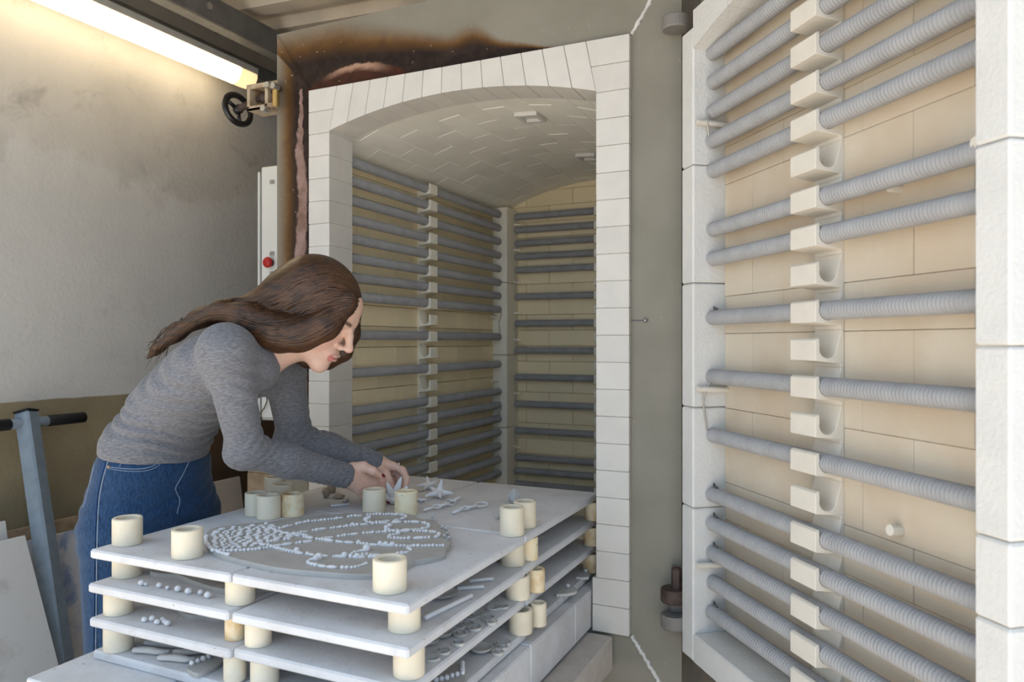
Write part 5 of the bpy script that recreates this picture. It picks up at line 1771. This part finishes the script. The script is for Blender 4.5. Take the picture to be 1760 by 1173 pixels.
# flat cut at the waistband, tilted with the pelvis
Jn.put(lambda P: -((P - np.array((-1.50, 1.25, 0.990), dtype=np.float32)) @ np.array(unit((0.16, 0.06, 1.0)), dtype=np.float32)), (-1.78, 1.0, 0.94), (-1.34, 1.5, 1.04), 0.004, 'sub')
jm, jv = Jn.mesh('jeans', 2)
nrm = np.zeros(len(jv) * 3, dtype=np.float32); jm.vertices.foreach_get('normal', nrm); nrm = nrm.reshape(-1, 3)
ph = jv[:, 1] * 30
disp = 0.0022 * np.sin((jv[:, 2] + 0.5 * (jv[:, 1] - 1.25)) * 2 * math.pi / 0.05 + 1.5 * np.sin(jv[:, 1] * 25)) * np.exp(-((jv[:, 2] - 0.80) / 0.06) ** 2)
disp += 0.0014 * np.sin((jv[:, 2] - 0.4 * jv[:, 1]) * 2 * math.pi / 0.035 + 2 * np.sin(jv[:, 0] * 30)) * np.exp(-((jv[:, 2] - 0.88) / 0.05) ** 2)
jm.vertices.foreach_set('co', (jv + nrm * disp[:, None].astype(np.float32)).astype(np.float32).ravel())
jm.materials.append(MT['denim'])
jn = bpy.data.objects.new('jeans', jm); link(jn, person)
jn['label'] = 'blue high-waisted straight denim jeans'
# stitching, pocket, fly, rivets: projected onto the denim
from mathutils.bvhtree import BVHTree
bvh = BVHTree.FromPolygons([tuple(p) for p in (jv + nrm * disp[:, None])], [tuple(p.vertices) for p in jm.polygons])
def onto(px, py, lift=0.001):
    o = Vector((0, 0, CAM_Z)); d = (pz(px, py, 1.0) - o).normalized()
    h_, n_, i_, dist_ = bvh.ray_cast(o, d)
    return None if h_ is None else h_ + n_ * lift
def stitch(pix, r, name, mat, lift=0.0006, n=5):
    pts = [onto(*p, lift) for p in [tuple(v_) for v_ in smooth_line([Vector((a, b2, 0)) for a, b2 in pix], n)] for p in [(p[0], p[1])]]
    pts = [p for p in pts if p is not None]
    if len(pts) > 2:
        MB().tube(pts, r, 6).build(name, mat, jn, smooth=True).location = (0, 0, 0)
MT['thread'] = simple('pale_thread', (0.20, 0.26, 0.34), 0.9, 0.1, 60, 0)
MT['denim_dark'] = fabric('denim_seam', (0.020, 0.055, 0.145), (0.012, 0.035, 0.095), 220, ((1, 1, 1), (0, 0, 0)), 0.2)
stitch([(187, 803), (215, 806), (245, 806), (265, 800), (277, 788), (280, 780)], 0.0011, 'pocket_stitching', MT['thread'])
stitch([(188, 806), (216, 810), (248, 810), (269, 803), (281, 790)], 0.0009, 'pocket_stitching', MT['thread'])
stitch([(206, 803), (210, 790), (216, 780)], 0.0009, 'pocket_stitching', MT['thread'])
stitch([(220, 779), (245, 783), (265, 786), (276, 787)], 0.0009, 'pocket_stitching', MT['thread'])
stitch([(190, 772), (184, 800), (176, 830), (170, 870), (167, 950), (166, 1050), (165, 1120)], 0.0014, 'side_seam', MT['thread'])
stitch([(186, 772), (180, 800), (172, 830), (166, 870), (163, 950), (162, 1050), (161, 1120)], 0.0020, 'side_seam', MT['denim_dark'])
stitch([(166, 776), (162, 800), (155, 830), (146, 865), (142, 872)], 0.0010, 'back_pocket_stitching', MT['thread'])
stitch([(328, 782), (322, 800), (312, 820), (302, 838), (304, 848), (309, 860), (306, 876), (304, 884)], 0.0012, 'fly_seam', MT['thread'])
stitch([(165, 772), (200, 777), (250, 782), (300, 782), (355, 772)], 0.0012, 'waistband_stitching', MT['thread'])
for a, b2 in (((286, 774), (283, 790)), ((352, 766), (348, 784)), ((190, 765), (186, 780)), ((329, 770), (327, 788))):
    p0_, p1_ = onto(*a, 0.003), onto(*b2, 0.003)
    if p0_ and p1_:
        MB().tube([p0_, p0_.lerp(p1_, 0.5), p1_], 0.0042, 8).build('belt_loop', MT['denim_dark'], jn, smooth=True).location = (0, 0, 0)
MT['rivet'] = simple('copper_rivet', (0.36, 0.27, 0.20), 0.35, 0.1, 60, 0, metal=0.7)
for px, py in ((219, 779), (187, 803), (281, 782), (326, 786)):
    p = onto(px, py, 0.0)
    if p: MB().ball(p, 0.0042, None, 12, 8).build('rivet', MT['rivet'], jn, smooth=True).location = (0, 0, 0)
# shoes
MT['shoe'] = simple('dark_shoe', (0.05, 0.05, 0.055), 0.6, 0.1)
for yy in (1.145, 1.335):
    Fs = Field((-1.68, yy - 0.08, 0.0), (-1.34, yy + 0.08, 0.14), 0.005)
    Fs.chain([(-1.60, yy, 0.055), (-1.52, yy, 0.05), (-1.42, yy, 0.036)], [0.042, 0.042, 0.032], 0.02)
    Fs.put(lambda P: P[..., 2] - 0.012, (-1.7, yy - 0.1, 0.0), (-1.3, yy + 0.1, 0.02), 0.004, 'sub')
    me_, _ = Fs.mesh('shoe', 1)
    co = np.zeros(len(me_.vertices) * 3, dtype=np.float32); me_.vertices.foreach_get('co', co)
    co = co.reshape(-1, 3); co[:, 2] -= co[:, 2].min() - 0.0005
    me_.vertices.foreach_set('co', co.ravel())
    me_.materials.append(MT['shoe'])
    link(bpy.data.objects.new('shoe', me_), person)

# --- hair: a full body of hair as one surface, with combed locks laid over it
HF = Field((-1.78, 1.06, 1.16), (-0.96, 1.66, 1.50), 0.0045)
HF.ell(hp(0, -0.016, 0.028), HA, (0.084, 0.104, 0.094), 0.02)
HF.ell(hp(0, -0.050, -0.005), HA, (0.088, 0.080, 0.095), 0.03)
# near-side curtain sweeping back over the ear towards the shoulder
near_c = [V(600, 520, 1.645), V(560, 560, 1.632), V(515, 575, 1.630), V(470, 568, 1.625), V(425, 545, 1.625), V(380, 533, 1.64), V(335, 548, 1.65), V(298, 575, 1.665), V(268, 598, 1.67)]
HF.chain(near_c, [0.020, 0.030, 0.034, 0.034, 0.028, 0.019, 0.013, 0.009, 0.004], 0.02)
back_c = [V(540, 500, 1.70), V(490, 515, 1.70), V(450, 530, 1.70), V(400, 535, 1.69), V(350, 545, 1.68), V(305, 572, 1.685), V(270, 600, 1.69), V(252, 618, 1.69)]
HF.chain(back_c, [0.075, 0.055, 0.038, 0.024, 0.018, 0.013, 0.008, 0.003], 0.025)
low_c = [V(560, 572, 1.635), V(520, 585, 1.632), V(480, 588, 1.635), V(445, 572, 1.63), V(420, 555, 1.63)]
HF.chain(low_c, [0.010, 0.016, 0.018, 0.020, 0.02], 0.025)
# far side: hangs below the chin
far_c = [V(612, 540, 1.775), V(603, 575, 1.79), V(588, 605, 1.80), V(562, 620, 1.80), V(530, 616, 1.79), V(510, 603, 1.78)]
HF.chain(far_c, [0.014, 0.018, 0.020, 0.018, 0.020, 0.02], 0.025)
# the face stays free
HF.ell(hp(0.0, 0.105, -0.050), HA, (0.072, 0.060, 0.082), 0.010, 'sub')
HF.ell(hp(0.020, 0.070, -0.085), HA, (0.070, 0.050, 0.048), 0.010, 'sub')
hm, hv = HF.mesh('hair', 2)
m, nt, b = new_mat('brown_hair')
b.inputs['Roughness'].default_value = 0.38
b.inputs['Specular IOR Level'].default_value = 0.4
b.inputs['Anisotropic'].default_value = 0.5
mp = N(nt, 'ShaderNodeMapping')
g_ = N(nt, 'ShaderNodeNewGeometry')
L(nt, g_.outputs['Position'], mp.inputs['Vector'])
mp.inputs['Rotation'].default_value = (0, 0.45, -0.2)
mp.inputs['Scale'].default_value = (0.12, 1.0, 1.0)
n1 = noise(nt, 120, 4, 0.65, mp.outputs[0], 0.3)
n2 = noise(nt, 12, 3)
c = mixc(nt, ramp(nt, n1, 0.35, 0.68), (0.062, 0.026, 0.010), (0.015, 0.0065, 0.0035))
c = mixc(nt, mth(nt, 'MULTIPLY', ramp(nt, n2, 0.45, 0.7), 0.5), c, (0.095, 0.040, 0.015))
L(nt, c, b.inputs['Base Color'])
bump(nt, b, n1, 0.5, 0.002)
MT['hair'] = m
hm.materials.append(m)
hair = bpy.data.objects.new('hair', hm); link(hair, person)
hair['label'] = 'long wavy brown hair parted in the middle'
hbvh = BVHTree.FromPolygons([tuple(p) for p in hv], [tuple(p.vertices) for p in hm.polygons])
R5 = random.Random(11)
locks = MB()
def on_hair(px, py):
    o = Vector((0, 0, CAM_Z)); d = (pz(px, py, 1.0) - o).normalized()
    h_, n_, i_, ds = hbvh.ray_cast(o, d)
    return (h_, n_) if h_ is not None else None
# guide lines in the photo, from the parting to the ends
upper = [(622, 508), (603, 470), (565, 450), (518, 458), (476, 484), (438, 508), (390, 516), (345, 533), (305, 556), (275, 588), (252, 616)]
lower = [(617, 530), (596, 547), (568, 571), (532, 592), (490, 598), (448, 584), (410, 562), (375, 550), (335, 562), (300, 588), (272, 612)]
upg = smooth_line([Vector((a, b2, 0)) for a, b2 in upper], 6)
log = smooth_line([Vector((a, b2, 0)) for a, b2 in lower], 6)
NL = 150
for k in range(NL):
    t = (k + R5.random()) / NL
    amp, fr, ph0 = R5.uniform(0.01, 0.045), R5.uniform(1.5, 3.5), R5.uniform(0, 6)
    i0 = int(R5.uniform(0, 0.25) * len(upg)) if R5.random() < 0.5 else 0
    i1 = int(len(upg) * R5.uniform(0.7, 1.0))
    pts, rs = [], []
    for i in range(i0, i1):
        s = i / (len(upg) - 1)
        tt = min(0.995, max(0.005, t + amp * math.sin(s * fr * 6.28 + ph0)))
        g2 = upg[i].lerp(log[i], tt)
        hit = on_hair(g2.x, g2.y)
        if hit is None or (hit[0] - Vector(pz(g2.x, g2.y, 1.68))).length > 0.16: continue
        if pts and (hit[0] - pts[-1]).length > 0.05: break
        pts.append(hit[0] - hit[1] * 0.0006)
    if len(pts) < 6: continue
    n_ = len(pts)
    r0 = R5.uniform(0.0018, 0.0034)
    rs = [r0 * min(1, (i + 0.6) / 4) * (1 - 0.75 * max(0, (i / (n_ - 1) - 0.6)) / 0.4) for i in range(n_)]
    locks.tube(pts, rs, 6)
# loose wavy ends on the back and by the chin
for k in range(26):
    s0 = R5.uniform(0, 1)
    base = V(330 + R5.uniform(-20, 30), 550 + R5.uniform(-12, 16), 1.66 + R5.uniform(-0.01, 0.03))
    end = V(250 + R5.uniform(-4, 40), 612 + R5.uniform(-18, 12), 1.675 + R5.uniform(0, 0.03))
    pts = []
    for i in range(12):
        f_ = i / 11
        p = base * (1 - f_) + end * f_
        p = p + np.array((0.0, 0.0, 0.012 * math.sin(f_ * 9 + k))) * f_ + np.array((0, 0, 0.018)) * f_ * (1 - f_) * 2
        pts.append(p)
    locks.tube(pts, [0.0026 * (1 - 0.85 * i / 11) for i in range(12)], 5)
for k in range(34):
    u_ = R5.uniform(0, 1)
    a0 = V(608 - 8 * u_, 545 + R5.uniform(0, 20), 1.775 + R5.uniform(-0.012, 0.02))
    a1 = V(600 - 30 * u_, 590 + R5.uniform(-5, 12), 1.79 + R5.uniform(-0.012, 0.02))
    a2 = V(575 - 50 * u_, 622 + R5.uniform(-10, 8), 1.795 + R5.uniform(-0.015, 0.02))
    a3 = V(540 - 40 * u_, 618 + R5.uniform(-14, 10), 1.795 + R5.uniform(-0.015, 0.02))
    pts = smooth_line([a0, a1, a2, a3], 5)
    locks.tube(pts, [0.0026 * (1 - 0.8 * i / (len(pts) - 1)) for i in range(len(pts))], 5)
lk = locks.build('hair_locks', MT['hair'], hair, smooth=True)
lk.location = (0, 0, 0)
lk['kind'] = 'stuff'

# ------------------------------------------------------------------ clay flower between the hands
def flower():
    c_ = Vector(pz(676, 862, 1.885)); c_.z = ZT + 0.012
    root = empty('clay_flower', (c_.x, c_.y, ZT), 'star-shaped clay flower held between the fingertips', 'clay flower')
    MB().ball(c_, 0.012, None, 12, 8, (1, 1, 0.95)).build('centre', MT['clay_bead'], root, smooth=True)
    tips = [(665, 829, 1.865), (690, 820, 1.875), (702, 836, 1.89), (706, 850, 1.90), (655, 850, 1.87)]
    for px, py, Z in tips:
        e = Vector(pz(px, py, Z))
        e.z = max(e.z, ZT + 0.015)
        md = c_.lerp(e, 0.45)
        dv = (e - c_).normalized()
        fl = (Vector((0, 0, CAM_Z)) - md).normalized()
        b_ = MB().tube([c_, c_.lerp(e, 0.25), md, c_.lerp(e, 0.8), e], [0.004, 0.0085, 0.0095, 0.0055, 0.0008], 10, flat=(fl, 0.35))
        b_.build('petal', MT['clay_bead'], root, smooth=True)
flower()
